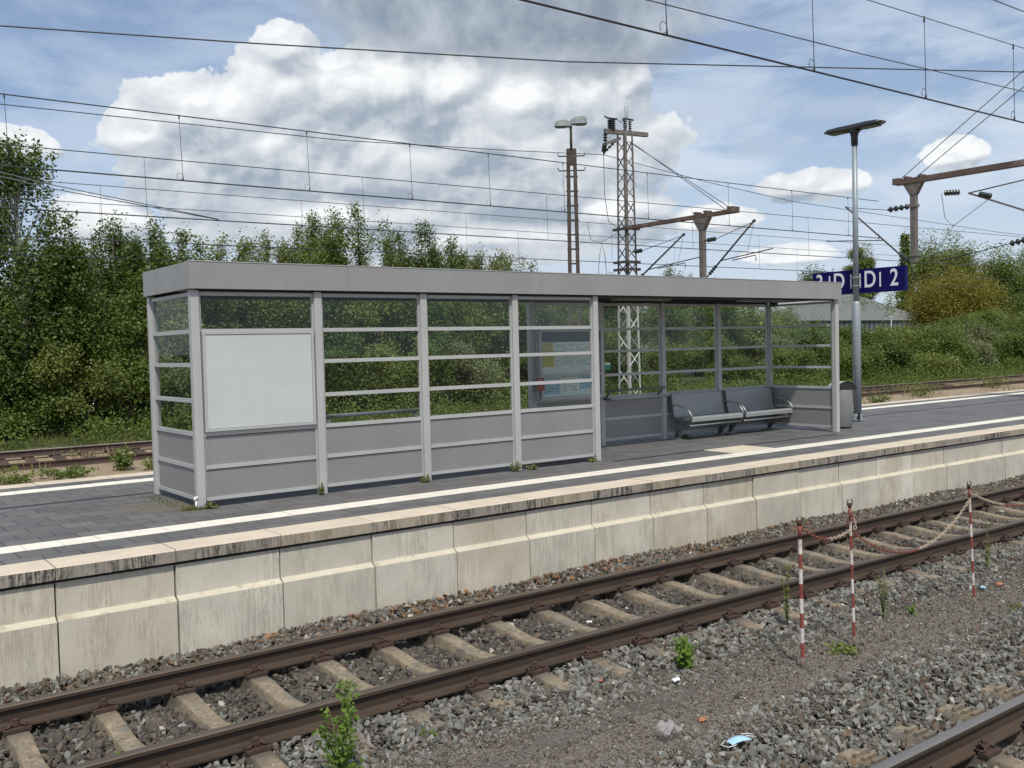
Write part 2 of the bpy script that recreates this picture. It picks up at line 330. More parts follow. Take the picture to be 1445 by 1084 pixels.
def mat_stone():
    m, t, b = new_mat('stone'); a = t.node('ShaderNodeAttribute'); a.attribute_name = 'tint'
    n = t.noise(pos(t), 90, 4, 0.65)
    col = t.mix(1.0, a.outputs['Color'], t.mix(t.lin(n, 0.25, 0.75), (0.62, 0.62, 0.62), (1.3, 1.28, 1.25)), 'MULTIPLY')
    t.l.new(col, b.inputs['Base Color']); b.inputs['Roughness'].default_value = 0.85; b.inputs['Specular IOR Level'].default_value = 0.3
mat_stone()
def mat_ground():
    m, t, b = new_mat('ground'); p = pos(t)
    s = t.node('ShaderNodeSeparateXYZ'); t.l.new(p, s.inputs[0])
    n1 = t.noise(p, 1.1, 6, 0.6); n2 = t.noise(p, 28, 6, 0.7)
    v = t.node('ShaderNodeTexVoronoi'); t.l.new(p, v.inputs['Vector']); v.inputs['Scale'].default_value = 48
    grit = t.mix(t.lin(n2, 0.3, 0.7), (0.095, 0.079, 0.064), (0.250, 0.217, 0.180))
    grit = t.mix(t.smooth(v.outputs['Color'], 0.75, 0.95, 0, 0.6), grit, (0.20, 0.18, 0.16))
    sand = t.mix(t.lin(n2, 0.3, 0.7), (0.20, 0.145, 0.09), (0.46, 0.36, 0.24))
    grass = t.mix(t.lin(n2, 0.3, 0.7), (0.030, 0.045, 0.014), (0.085, 0.10, 0.03))
    fary = t.smooth(s.outputs[1], 14, 16)
    col = t.mix(fary, grit, sand)
    gy = t.math('ADD', s.outputs[1], t.math('MULTIPLY', t.math('SUBTRACT', n1, 0.5), 4.0))
    col = t.mix(t.smooth(gy, 27.6, 29.5), col, grass)
    t.l.new(col, b.inputs['Base Color']); b.inputs['Roughness'].default_value = 0.95
    bump(t, b, t.math('ADD', n2, v.outputs['Distance']), 0.8, 0.02)
mat_ground()
def mat_leaf(name, dark, light, trans=0.35, rough=0.5):
    m, t, b = new_mat(name); a = t.node('ShaderNodeAttribute'); a.attribute_name = 'tint'
    s = t.node('ShaderNodeSeparateColor'); t.l.new(a.outputs['Color'], s.inputs[0])
    col = t.mix(s.outputs[0], dark, light)
    b.inputs['Roughness'].default_value = rough; t.l.new(col, b.inputs['Base Color']); b.inputs['Specular IOR Level'].default_value = 0.35
    tl = t.node('ShaderNodeBsdfTranslucent'); t.l.new(t.mix(0.5, col, t.mix(1.0, col, (1.2, 1.25, 0.5), 'MULTIPLY')), tl.inputs[0])
    mx = t.node('ShaderNodeMixShader'); mx.inputs[0].default_value = trans
    t.l.new(b.outputs[0], mx.inputs[1]); t.l.new(tl.outputs[0], mx.inputs[2]); t.l.new(mx.outputs[0], t.n['Material Output'].inputs[0])
mat_leaf('leaf_dark', (0.032, 0.060, 0.010), (0.135, 0.190, 0.038))
mat_leaf('leaf_mid', (0.046, 0.080, 0.012), (0.185, 0.240, 0.046))
mat_leaf('leaf_light', (0.080, 0.112, 0.020), (0.235, 0.275, 0.066))
mat_leaf('leaf_willow', (0.082, 0.106, 0.038), (0.27, 0.295, 0.145))
mat_leaf('leaf_yellow', (0.110, 0.100, 0.014), (0.31, 0.255, 0.034))
mat_leaf('leaf_fresh', (0.060, 0.125, 0.014), (0.20, 0.31, 0.045), 0.4)
mat_leaf('grass_blade', (0.05, 0.085, 0.014), (0.20, 0.205, 0.06), 0.3)
mat_leaf('dry_blade', (0.20, 0.15, 0.07), (0.42, 0.34, 0.2), 0.3)

# ------------------------------------------------------------------ mesh helpers
class MB:
    """collects shapes, builds ONE mesh object"""
    def __init__(s): s.v = []; s.f = []; s.m = []; s.sm = []
    def quadmesh(s, vs, fs, mi=0, smooth=False):
        o = len(s.v); s.v += [tuple(map(float, q)) for q in vs]
        for f in fs: s.f.append(tuple(o+i for i in f)); s.m.append(mi); s.sm.append(smooth)
    def box(s, x0, x1, y0, y1, z0, z1, mi=0, bev=0.0):
        if bev <= 0:
            v = [(x, y, z) for z in (z0, z1) for y in (y0, y1) for x in (x0, x1)]
            s.quadmesh(v, [(0, 2, 3, 1), (4, 5, 7, 6), (0, 1, 5, 4), (2, 6, 7, 3), (0, 4, 6, 2), (1, 3, 7, 5)], mi); return
        b = bev
        def ring(z, i): return [(x0+i, y0, z), (x1-i, y0, z), (x1, y0+i, z), (x1, y1-i, z), (x1-i, y1, z), (x0+i, y1, z), (x0, y1-i, z), (x0, y0+i, z)]
        def ring_in(z): return [(x0+b, y0+b, z), (x1-b, y0+b, z), (x1-b, y0+b, z), (x1-b, y1-b, z), (x1-b, y1-b, z), (x0+b, y1-b, z), (x0+b, y1-b, z), (x0+b, y0+b, z)]
        L = [ring_in(z0), ring(z0+b, b), ring(z1-b, b), ring_in(z1)]
        v = [p for r in L for p in r]; f = []
        for k in range(3):
            for i in range(8): j = (i+1) % 8; f.append((k*8+i, k*8+j, k*8+8+j, k*8+8+i))
        f.append((24, 25, 27, 29)); f.append((1, 0, 5, 3))
        # drop degenerate
        s.quadmesh(v, [q for q in f], mi)
    def tube(s, pts, r, n=8, mi=0, caps=True, smooth=True):
        pts = [Vector(p) for p in pts]; rs = r if isinstance(r, (list, tuple)) else [r]*len(pts)
        o = len(s.v); up0 = None
        for i, p in enumerate(pts):
            d = (pts[min(i+1, len(pts)-1)]-pts[max(i-1, 0)])
            d = d.normalized() if d.length > 1e-9 else Vector((0, 0, 1))
            if up0 is None: up0 = d.orthogonal().normalized()
            a = (up0-d*up0.dot(d)); a = a.normalized() if a.length > 1e-6 else d.orthogonal().normalized(); up0 = a
            bb = d.cross(a)
            for k in range(n):
                t = 2*math.pi*k/n; q = p+(a*math.cos(t)+bb*math.sin(t))*rs[i]; s.v.append(tuple(q))
        for i in range(len(pts)-1):
            for k in range(n):
                j = (k+1) % n; s.f.append((o+i*n+k, o+i*n+j, o+i*n+n+j, o+i*n+n+k)); s.m.append(mi); s.sm.append(smooth)
        if caps:
            s.f.append(tuple(o+k for k in reversed(range(n)))); s.m.append(mi); s.sm.append(False)
            e = o+(len(pts)-1)*n; s.f.append(tuple(e+k for k in range(n))); s.m.append(mi); s.sm.append(False)
    def beam(s, a, b, wd, ht, mi=0, up=(0, 0, 1)):
        a, b = Vector(a), Vector(b); d = (b-a).normalized(); u = Vector(up); sd = d.cross(u)
        sd = sd.normalized() if sd.length > 1e-5 else d.orthogonal().normalized(); u = sd.cross(d)
        v = []
        for p in (a, b):
            for i, j in ((-1, -1), (1, -1), (1, 1), (-1, 1)): v.append(p+sd*i*wd/2+u*j*ht/2)
        s.quadmesh(v, [(3, 2, 1, 0), (4, 5, 6, 7), (0, 1, 5, 4), (1, 2, 6, 5), (2, 3, 7, 6), (3, 0, 4, 7)], mi)
    def extrude_x(s, prof, x0, x1, mi=None, smooth=False, closed=True, caps=True):
        """profile of (y, z) swept along x; mi: material per profile edge"""
        n = len(prof); o = len(s.v)
        for x in (x0, x1):
            for y, z in prof: s.v.append((x, y, z))
        for i in range(n if closed else n-1):
            j = (i+1) % n; s.f.append((o+i, o+n+i, o+n+j, o+j)); s.m.append(mi[i] if mi else 0); s.sm.append(smooth)
        if caps and closed:
            s.f.append(tuple(o+i for i in range(n))); s.m.append(0); s.sm.append(False)
            s.f.append(tuple(o+n+i for i in reversed(range(n)))); s.m.append(0); s.sm.append(False)
    def lathe(s, c, prof, n=16, mi=0, smooth=True):
        o = len(s.v)
        for r, z in prof:
            for k in range(n): t = 2*math.pi*k/n; s.v.append((c[0]+r*math.cos(t), c[1]+r*math.sin(t), c[2]+z))
        for i in range(len(prof)-1):
            for k in range(n): j = (k+1) % n; s.f.append((o+i*n+k, o+i*n+j, o+i*n+n+j, o+i*n+n+k)); s.m.append(mi); s.sm.append(smooth)
        s.f.append(tuple(o+k for k in reversed(range(n)))); s.m.append(mi); s.sm.append(False)
        e = o+(len(prof)-1)*n; s.f.append(tuple(e+k for k in range(n))); s.m.append(mi); s.sm.append(False)
    def mesh(s, name, mats):
        me = bpy.data.meshes.new(name); me.from_pydata(s.v, [], s.f)
        for m in (mats if isinstance(mats, (list, tuple)) else [mats]): me.materials.append(MATS[m])
        me.polygons.foreach_set('material_index', s.m); me.polygons.foreach_set('use_smooth', s.sm)
        me.update(); return me
    def build(s, name, mats, parent=None, loc=None):
        o = bpy.data.objects.new(name, s.mesh(name, mats)); COL.objects.link(o)
        if loc: o.location = loc
        if parent: attach(o, parent)
        return o
def attach(o, parent):
    """parts are modelled in world coordinates; keep them there under a moved parent"""
    o.parent = parent
    o.matrix_parent_inverse = Matrix.Translation(-Vector(wloc(parent)))
def wloc(o):
    v = Vector(o.location)
    while o.parent: o = o.parent; v = v if False else v
    return v
def thing(name, label, cat, loc=(0, 0, 0), group=None):
    o = bpy.data.objects.new(name, None); COL.objects.link(o); o.location = loc; o.empty_display_size = 0.2
    o['label'] = label; o['category'] = cat
    if group: o['group'] = group
    return o
def tag(o, label, cat, group=None, kind=None):
    o['label'] = label; o['category'] = cat
    if group: o['group'] = group
    if kind: o['kind'] = kind
    return o
def struct(o, kind='structure'): o['kind'] = kind; return o
def copy_tree(root, delta, label=None):
    c = root.copy(); COL.objects.link(c); c.location = Vector(root.location)+Vector(delta)
    if label: c['label'] = label
    for ch in root.children:
        k = ch.copy(); COL.objects.link(k); k.parent = c; k.matrix_parent_inverse = ch.matrix_parent_inverse
        for g in ch.children:
            q = g.copy(); COL.objects.link(q); q.parent = k; q.matrix_parent_inverse = g.matrix_parent_inverse
    return c
def np_mesh(name, V, F, mat, tint=None, smooth=False):
    """V (n,3), F (m,k) same-size faces"""
    me = bpy.data.meshes.new(name); V = np.asarray(V, np.float32); F = np.asarray(F, np.int32); k = F.shape[1]
    me.vertices.add(len(V)); me.vertices.foreach_set('co', V.ravel())
    me.loops.add(F.size); me.loops.foreach_set('vertex_index', F.ravel())
    me.polygons.add(len(F)); me.polygons.foreach_set('loop_start', np.arange(0, F.size, k, dtype=np.int32))
    try: me.polygons.foreach_set('loop_total', np.full(len(F), k, np.int32))
    except Exception: pass
    me.polygons.foreach_set('use_smooth', np.full(len(F), smooth))
    me.update(calc_edges=True)
    if tint is not None:
        a = me.color_attributes.new('tint', 'FLOAT_COLOR', 'POINT')
        c = np.ones((len(V), 4), np.float32); c[:, :3] = tint; a.data.foreach_set('color', c.ravel())
    me.materials.append(MATS[mat]); me.validate(); return me
def np_obj(name, me, parent=None):
    o = bpy.data.objects.new(name, me); COL.objects.link(o)
    if parent: attach(o, parent)
    return o

# ------------------------------------------------------------------ setting: ground, platform
gz = [(-400, -1.0), (-3, -1.0), (0.6, -1.05), (4.3, -1.05), (4.7, -0.975), (5.55, -0.985), (5.9, -1.0), (6.1, -1.06), (8.3, -1.06), (8.6, -1.03), (9.25, -1.03), (9.26, -1.3),
      (15.4, -1.3), (15.41, -0.98), (20, -0.96), (24.0, -0.93), (25.2, -0.885), (27.9, -0.70), (29.0, -0.66), (32, -0.55), (45, -0.5), (120, 0.0), (3000, 0.0)]
xs = [-1500, -60, -8, 0, 8, 16, 24, 40, 70, 150, 3000]
V = [(x, y, z) for y, z in gz for x in xs]; nx = len(xs)
F = [(j*nx+i, j*nx+i+1, (j+1)*nx+i+1, (j+1)*nx+i) for j in range(len(gz)-1) for i in range(nx-1)]
g = MB(); g.quadmesh(V, F); struct(g.build('ground', 'ground'))
g = MB(); g.box(-30, 120, 9.452, 15.08, -0.9, 0.0); struct(g.build('platform', ['paver']))
# white guide tiles (two long strips), dark slot drains
def strip(name, y0, y1, z=0.004):
    g = MB(); step = 0.335; k = -20
    rr = random.Random(5)
    while k*step < 60:
        a = k*step+0.110
        g.box(a+0.003, a+step-0.003, y0, y1, -0.02, z+rr.uniform(0, 0.002)); k += 1
    return g.build(name, 'white_tile')
struct(strip('platform_marking', 10.02, 10.345)); struct(strip('platform_marking', 14.30, 14.62))
def tactile():
    g = MB()
    for i in range(3):
        for j in range(2):
            x0, y0 = 12.22+i*0.335, 10.355+j*0.335
            g.box(x0+0.003, x0+0.332, y0+0.003, y0+0.332, -0.02, 0.006)
            for a in range(6):
                for b in range(6): g.lathe((x0+0.03+a*0.055, y0+0.03+b*0.055, 0.005), [(0.017, 0), (0.014, 0.006), (0.009, 0.008)], 6)
    return g.build('tactile_paving', 'tactile')
struct(tactile())
def drain(x0, x1, y):
    g = MB(); g.box(x0, x1, y-0.045, y+0.045, -0.05, 0.004)
    return g.build('slot_drain', 'slot_dark')
tag(drain(10.2, 15.9, 11.02), 'dark slot drain let into the paving along the open side of the shelter', 'drain')
tag(drain(-10, 60, 13.06), 'long dark slot drain running along the paving behind the shelter', 'drain')

# platform walls: wall blocks and coping stones, each 1.03 m long
rg = random.Random(3)
def platform_wall(label, sgn, yf, xs0, n, detail=True):
    t = thing('platform_wall', label, 'wall', (xs0, yf, -0.9))
    P = 1.0300
    g = MB(); g.box(xs0, xs0+n*P, yf+sgn*0.197, yf+sgn*0.26, -1.3, -0.203); g.build('wall_backing', 'joint_dark', t)
    for k in range(n):
        x0 = xs0+k*P; a, b = x0+0.008, x0+P-0.008; dy = rg.uniform(-0.009, 0.009)
        y = lambda d: yf+sgn*(d+dy)
        if detail:
            g = MB()
            pr = [(y(0.046), -0.146), (y(0.19), -0.146), (y(0.19), -1.4), (y(-0.015), -1.4), (y(-0.015), -0.474), (y(-0.008), -0.466), (y(0.040), -0.440), (y(0.046), -0.432)]
            if sgn < 0: pr = pr[::-1]
            g.extrude_x(pr, a, b, [0, 0, 0, 0, 1, 1, 1, 0]); ob = g.build('wall_block', ['wall_concrete', 'ledge_concrete'], t)
        dy2 = rg.uniform(-0.004, 0.004); dz = rg.uniform(-0.003, 0.002); g = MB()
        y2 = lambda d: yf+sgn*(d+dy2)
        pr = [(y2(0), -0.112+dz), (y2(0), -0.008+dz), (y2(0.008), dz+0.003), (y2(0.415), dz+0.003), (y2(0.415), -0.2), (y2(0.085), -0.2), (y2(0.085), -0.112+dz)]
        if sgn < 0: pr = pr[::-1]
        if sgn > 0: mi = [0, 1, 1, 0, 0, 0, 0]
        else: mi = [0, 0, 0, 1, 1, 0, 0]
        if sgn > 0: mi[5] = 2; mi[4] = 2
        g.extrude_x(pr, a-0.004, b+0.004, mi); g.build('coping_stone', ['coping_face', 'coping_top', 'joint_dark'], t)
    return t
platform_wall('near concrete platform wall with stepped blocks and streaked cream coping', 1, 9.031, 1.825-4*1.03, 34)
platform_wall('far concrete edge of the platform, a thin pale coping behind the shelter', -1, 15.45, 0.8-4*1.03, 60, False)

# ------------------------------------------------------------------ rails, sleepers
def rail_profile(yc, zt, s=1.0):
    h = [(-0.075, -0.172), (-0.075, -0.160), (-0.030, -0.148), (-0.0085, -0.132), (-0.0085, -0.052), (-0.030, -0.038), (-0.036, -0.034), (-0.036, -0.010), (-0.028, -0.001), (-0.012, 0.0)]
    p = [(yc+a, zt+b) for a, b in h]; p += [(yc-a, zt+b) for a, b in reversed(h)]
    return p
def rail(label, yc, zt, x0, x1, mats, group=None):
    g = MB(); pr = rail_profile(yc, zt); n = len(pr); mi = [0]*n
    for i in (7, 8, 9, 10, 11): mi[i] = 1
    k = int((x1-x0)/6)+1
    for i in range(k): g.extrude_x(pr, x0+(x1-x0)*i/k, x0+(x1-x0)*(i+1)/k, mi, caps=(i in (0, k-1)))
    # long lengths stay one mesh
    o = g.build('rail', mats); return tag(o, label, 'rail', group)
RT = -0.76
rail('rusty rail running closest along the foot of the platform wall', 7.995, RT, -8, 60, ['rail_rust', 'rail_top'])
rail('rusty rail between the platform-side rail and the red and white posts', 6.49, RT, -8, 60, ['rail_rust', 'rail_top'])
rail('shiny-topped rail crossing the bottom right corner of the photo', 3.30, RT, -8, 60, ['rail_rust', 'rail_top_shiny'])

def sleeper_mesh(ribs=False):
    g = MB(); L = 1.30; n = 26; o = []
    secs = []
    for i in range(n+1):
        y = -L+2*L*i/n; a = abs(y)
        if a > 1.0: zt, wt, wb = -0.010-(a-1.0)*0.05, 0.072, 0.13
        elif a > 0.5: zt, wt, wb = 0.0, 0.074, 0.13
        else: u = a/0.5; zt, wt, wb = -0.040*(1-u*u*(3-2*u)), 0.066, 0.115
        secs.append([(-wb, y, -0.21), (-wt-0.006, y, zt-0.014), (-wt, y, zt), (wt, y, zt), (wt+0.006, y, zt-0.014), (wb, y, -0.21)])
    v = [p for s in secs for p in s]; f = []
    for i in range(n):
        for k in range(5): f.append((i*6+k, i*6+k+1, i*6+6+k+1, i*6+6+k))
    f.append(tuple(range(6))[::-1]); f.append(tuple(n*6+k for k in range(6)))
    g.quadmesh(v, f)
    if ribs:
        for sy in (-1, 1):
            for k in range(4): g.box(-0.066, 0.066, sy*(0.97+k*0.07)-0.014, sy*(0.97+k*0.07)+0.014, -0.02, 0.012)
    return g.mesh('sleeper', 'sleeper')
def clip_mesh():
    """spring clip: W-shaped wire with a screw, lying across the rail foot (origin at the foot edge)"""
    g = MB(); q = []
    g.tube([(-0.055, -0.006, 0.024), (-0.060, 0.045, 0.03), (-0.045, 0.06, 0.036), (-0.03, 0.045, 0.045), (-0.024, 0.01, 0.062), (-0.012, -0.005, 0.066), (0.012, -0.005, 0.066), (0.024, 0.01, 0.062), (0.03, 0.045, 0.045), (0.045, 0.06, 0.036), (0.060, 0.045, 0.03), (0.055, -0.006, 0.024)], 0.0085, 6)
    g.lathe((0, 0.022, 0.0), [(0.03, 0.03), (0.03, 0.052), (0.018, 0.054), (0.018, 0.084), (0.012, 0.09)], 6, smooth=False)
    g.box(-0.07, 0.07, 0.03, 0.095, -0.004, 0.022)
    return g.mesh('rail_clip', 'clip_rust')
SM, SMR, CM = sleeper_mesh(), sleeper_mesh(True), clip_mesh()
def sleeper(x, yc, me, label, group, tilt=0.0):
    o = bpy.data.objects.new('sleeper', me); COL.objects.link(o); o.location = (x, yc, RT-0.178); o.rotation_euler = (0, 0, tilt)
    tag(o, label, 'sleeper', group)
    for ry in (-0.7525, 0.7525):
        for sd in (-1, 1):
            c = bpy.data.objects.new('rail_clip', CM); COL.objects.link(c); c.parent = o
            c.location = (0, ry+sd*0.068, 0.010); c.scale = (1.3, 1.0, 0.9); c.rotation_euler = (0, 0, 0 if sd > 0 else math.pi)
    return o
for k in range(-2, 38):
    sleeper(1.9+0.6155*k, 7.2425, SM, 'weathered concrete sleeper under the two rails in front of the platform wall', 'sleepers of the track beside the platform', rg.uniform(-0.01, 0.01))
for k in range(-6, 20):
    sleeper(5.6+0.62*k, 2.5475, SMR, 'concrete sleeper with ribbed end under the shiny rail at the bottom right', 'ribbed sleepers of the bottom right track', rg.uniform(-0.01, 0.01))
# far overgrown track
rail('old brown rail in weeds just behind the platform, nearer of two', 25.65, -0.69, -10, 130, ['rail_old', 'rail_old'])
rail('old pale-topped rail in weeds behind the platform, farther of two', 27.15, -0.515, -10, 130, ['rail_old', 'rail_old_top'])
for k in range(0, 70):
    g = MB() if k == 0 else None
    if k == 0:
        g.box(-0.12, 0.12, -1.25, 1.25, -0.16, 0.0); wm = g.mesh('wooden_sleeper', 'rail_old')
    o = bpy.data.objects.new('wooden_sleeper', wm); COL.objects.link(o); o.location = (3+k*0.66, 26.4, -0.785); o.rotation_euler = (math.atan2(0.175, 1.5), 0, rg.uniform(-.02, .02))
    tag(o, 'dark old wooden sleeper in the overgrown track behind the platform', 'sleeper', 'wooden sleepers of the overgrown track')

# ------------------------------------------------------------------ ballast stones
def ico():
    t = (1+5**.5)/2
    v = np.array([(-1, t, 0), (1, t, 0), (-1, -t, 0), (1, -t, 0), (0, -1, t), (0, 1, t), (0, -1, -t), (0, 1, -t), (t, 0, -1), (t, 0, 1), (-t, 0, -1), (-t, 0, 1)])/math.hypot(1, t)
    f = np.array([(0, 11, 5), (0, 5, 1), (0, 1, 7), (0, 7, 10), (0, 10, 11), (1, 5, 9), (5, 11, 4), (11, 10, 2), (10, 7, 6), (7, 1, 8), (3, 9, 4), (3, 4, 2), (3, 2, 6), (3, 6, 8), (3, 8, 9), (4, 9, 5), (2, 4, 11), (6, 2, 10), (8, 6, 7), (9, 8, 1)])
    return v, f
def quat_rot(rs, n, flat=0.5):
    q = rs.normal(size=(n, 4)); q /= np.linalg.norm(q, axis=1)[:, None]; a, b, c, d = q.T
    return np.stack([np.stack([1-2*(c*c+d*d), 2*(b*c-a*d), 2*(b*d+a*c)], -1), np.stack([2*(b*c+a*d), 1-2*(b*b+d*d), 2*(c*d-a*b)], -1), np.stack([2*(b*d-a*c), 2*(c*d+a*b), 1-2*(b*b+c*c)], -1)], 1)
def stones(name, P, size, tint, seed):
    rs = np.random.RandomState(seed); v0, f0 = ico(); n = len(P); nv = 16
    var = []
    for k in range(nv):
        v = v0*(1+rs.uniform(-0.32, 0.28, (12, 1)))+rs.normal(0, 0.10, (12, 3)); v = v*np.array([1.12, rs.uniform(0.6, 0.95), rs.uniform(0.36, 0.62)])
        var.append(v)
    var = np.array(var)[rs.randint(0, nv, n)]
    Rm = quat_rot(rs, n); V = np.einsum('nij,nkj->nki', Rm, var)*size[:, None, None]+P[:, None, :]
    F = (f0[None]+(np.arange(n)*12)[:, None, None]).reshape(-1, 3)
    T = np.repeat(tint, 12, axis=0)
    o = np_obj(name, np_mesh(name, V.reshape(-1, 3), F, 'stone', T)); struct(o, 'stuff'); return o
rs = np.random.RandomState(11)
def in_view(x, y, margin=1.2):
    # ground seen by the photograph and by a step to the side
    lo = -0.10*y-1.2+0.30*y; hi = 2.12*y+2.0
    return (x > lo-margin) & (x < hi+margin)
def palette(n, cols, wts):
    c = np.array(cols)[rs.choice(len(cols), n, p=np.array(wts)/sum(wts))]; return c*rs.uniform(0.70, 1.28, (n, 1))
GREY, LGREY, DARK, BROWN, RUST, PALE, ORANGE = (0.160, 0.158, 0.140), (0.225, 0.226, 0.204), (0.076, 0.069, 0.059), (0.120, 0.097, 0.075), (0.150, 0.105, 0.072), (0.40, 0.37, 0.32), (0.235, 0.125, 0.058)
def zone(y0, y1, dens, zf, cols, wts, smin, smax, xmax=24, xmin=-3):
    n = int((y1-y0)*(xmax-xmin)*dens); x = rs.uniform(xmin, xmax, n); y = rs.uniform(y0, y1, n)
    k = in_view(x, y); x, y = x[k], y[k]; n = len(x); s = smin+(smax-smin)*rs.rand(n)**1.6
    z = zf(x, y)+rs.uniform(-0.012, 0.02, n)
    # keep clear of sleepers and rail feet
    def near_sl(x, x0, p, hw): return np.abs((x-x0+p/2) % p-p/2) < hw
    ok = np.ones(n, bool)
    t1 = (np.abs(y-7.2425) < 1.30); inn = np.abs(y-7.2425) < 1.0
    ok &= ~(t1 & near_sl(x, 1.9, 0.6155, 0.088) & ((inn) | (rs.rand(n) < 0.55)) & (rs.rand(n) < 0.985))
    t2 = (np.abs(y-2.5475) < 1.30)
    ok &= ~(t2 & near_sl(x, 5.6, 0.62, 0.088) & (rs.rand(n) < 0.85))
    for ry in (7.995, 6.49, 3.30, 1.795): ok &= ~(np.abs(y-ry) < 0.075+s*0.5)
    x, y, z, s = x[ok], y[ok], z[ok], s[ok]
    return np.stack([x, y, z], 1), s, palette(len(x), cols, wts)
def dip(x, x0, p):   # ballast lies lower mid-crib
    d = np.abs((x-x0+p/2) % p-p/2)/(p/2); return d
A = []
A.append(zone(6.57, 7.92, 900, lambda x, y: -1.025+0.025*np.sin(x*3.1+y*2)-0.0*x, [DARK, BROWN, GREY, LGREY, PALE], [52, 34, 13, 2, 0.8], 0.020, 0.046))
A.append(zone(8.06, 9.02, 900, lambda x, y: -1.015+0.05*(y-8.06)+0.02*np.sin(x*1.7)+0.045*np.clip((x-3)/8, 0, 1), [GREY, BROWN, RUST, DARK, LGREY, ORANGE, PALE], [26, 28, 16, 22, 8, 3, 1.5], 0.019, 0.044))
A.append(zone(5.45, 6.42, 1200, lambda x, y: -0.995+0.035*np.clip((y-5.5), 0, 1)+0.012*np.sin(x*2.3+y*5), [GREY, LGREY, DARK, BROWN, RUST, PALE], [44, 22, 16, 16, 1.5, 0.8], 0.017, 0.040))
A.append(zone(4.55, 5.6, 330, lambda x, y: -0.985+0.0*x, [GREY, BROWN, DARK, LGREY, PALE], [25, 40, 25, 8, 2], 0.006, 0.028))
A.append(zone(4.4, 5.7, 5200, lambda x, y: -0.982+0.0*x, [(0.19, 0.155, 0.12), BROWN, LGREY, PALE], [45, 25, 25, 6], 0.003, 0.010, xmax=13, xmin=1))
A.append(zone(1.0, 4.75, 1000, lambda x, y: -0.985-0.02*np.clip(4.6-y, 0, 1)+0.015*np.sin(x*1.9+y*3), [GREY, LGREY, DARK, BROWN, RUST, PALE], [44, 24, 13, 16, 3, 1.0], 0.017, 0.041, xmax=14))
# orange-stained stretch of stones under the platform wall
x = np.concatenate([rs.normal(c_, 0.16, 52) for c_ in (5.2, 5.9, 7.1, 8.0, 9.6)]); y = rs.uniform(8.15, 8.95, 260); A.append((np.stack([x, y, -0.975+0.05*(y-8.06)+0.045*np.clip((x-3)/8, 0, 1)+rs.uniform(0, .02, 260)], 1), rs.uniform(0.018, 0.036, 260), palette(260, [ORANGE, RUST, PALE], [5, 5, 1])))
stones('ballast', np.concatenate([a[0] for a in A]), np.concatenate([a[1] for a in A]), np.concatenate([a[2] for a in A]), 4)

# cable trough lids between the tracks
t = thing('cable_trough', 'weathered brown cable trough lids sunk in the dirt left of the path', 'cable trough', (3.6, 5.2, -0.97))
for k in range(5):
    g = MB(); x0 = 2.2+k*0.86; y0 = 5.02+k*0.055
    g.box(x0, x0+0.84, y0+0.03, y0+0.22, -1.03, -0.972+rg.uniform(-0.008, 0.004)); g.build('lid', 'trough', t)

# ------------------------------------------------------------------ shelter
YF, YB, ZT = 11.277, 12.856, 2.545
PX = [3.879+i*1.5497 for i in range(9)]
LV = [0.102, 0.474, 0.862, 1.256, 1.678, 2.071, 2.507]     # rail levels
sh = thing('passenger_shelter', 'long grey flat-roofed platform shelter with glass walls and open right half', 'shelter', (PX[0], YF, 0))
def part(g, name, mats, parent=None): return g.build(name, mats, parent or sh)
def post(x, y, name='post'):
    g = MB(); g.box(x-0.05, x+0.05, y-0.05, y+0.05, 0.0, ZT, 0, 0.006)
    for dx in (-0.02, 0.02): g.lathe((x+dx, y, ZT-0.07), [(0.001, 0), (0.001, 0.001)], 4)
    part(g, name, 'alu_frame')
front_idx = [0, 1, 2, 3, 4, 8]
for i in front_idx: post(PX[i]-0.005, YF-0.012)
for i in (0, 4, 5, 6, 7, 8): post(PX[i], YB)
def bay(a, b, axis, c, out, board=False):
    """one wall bay between coordinates a..b along x (axis 0) or y (axis 1); c = plane; out = outward sign"""
    def bx(g, u0, u1, d0, d1, z0, z1, mi=0):
        lo, hi = sorted((c+out*d0, c+out*d1))
        if axis == 0: g.box(u0, u1, lo, hi, z0, z1, mi)
        else: g.box(lo, hi, u0, u1, z0, z1, mi)
    a, b = a+0.052, b-0.052
    for (u0, u1) in ((a, a+0.022), (b-0.022, b)):
        g = MB(); bx(g, u0, u1, -0.02, 0.018, LV[0]-0.021, LV[-1]+0.019); part(g, 'frame_stile', 'alu_frame')
    for k, z in enumerate(LV):
        if board and k in (3, 4): continue
        g = MB(); hh = 0.024 if k not in (0, 6) else 0.021
        bx(g, a+0.022, b-0.022, -0.022, 0.024, z-hh, z+hh); part(g, 'rail', 'alu_frame')
    for k in (0, 1):
        g = MB(); bx(g, a+0.022, b-0.022, -0.006, 0.006, LV[k]+0.024, LV[k+1]-0.024); part(g, 'solid_panel', 'grey_panel')
        g = MB(); 
        for (z0, z1) in ((LV[k+1]-0.034, LV[k+1]-0.0245),): bx(g, a+0.022, b-0.022, 0.0065, 0.010, z0, z1)
        part(g, 'gasket', 'gasket_gap_shade')
    for k in (2, 3, 4, 5):
        if board and k < 5: continue
        g = MB(); bx(g, a+0.022, b-0.022, -0.004, 0.004, LV[k]+0.024, LV[k+1]-0.024); part(g, 'pane', 'glass')
for i in range(4): bay(PX[i], PX[i+1], 0, YF, -1, board=(i == 0))
for i in range(4, 8): bay(PX[i], PX[i+1], 0, YB, 1)
bay(YF, YB, 1, PX[0], -1); bay(YF, YB, 1, PX[8], 1)
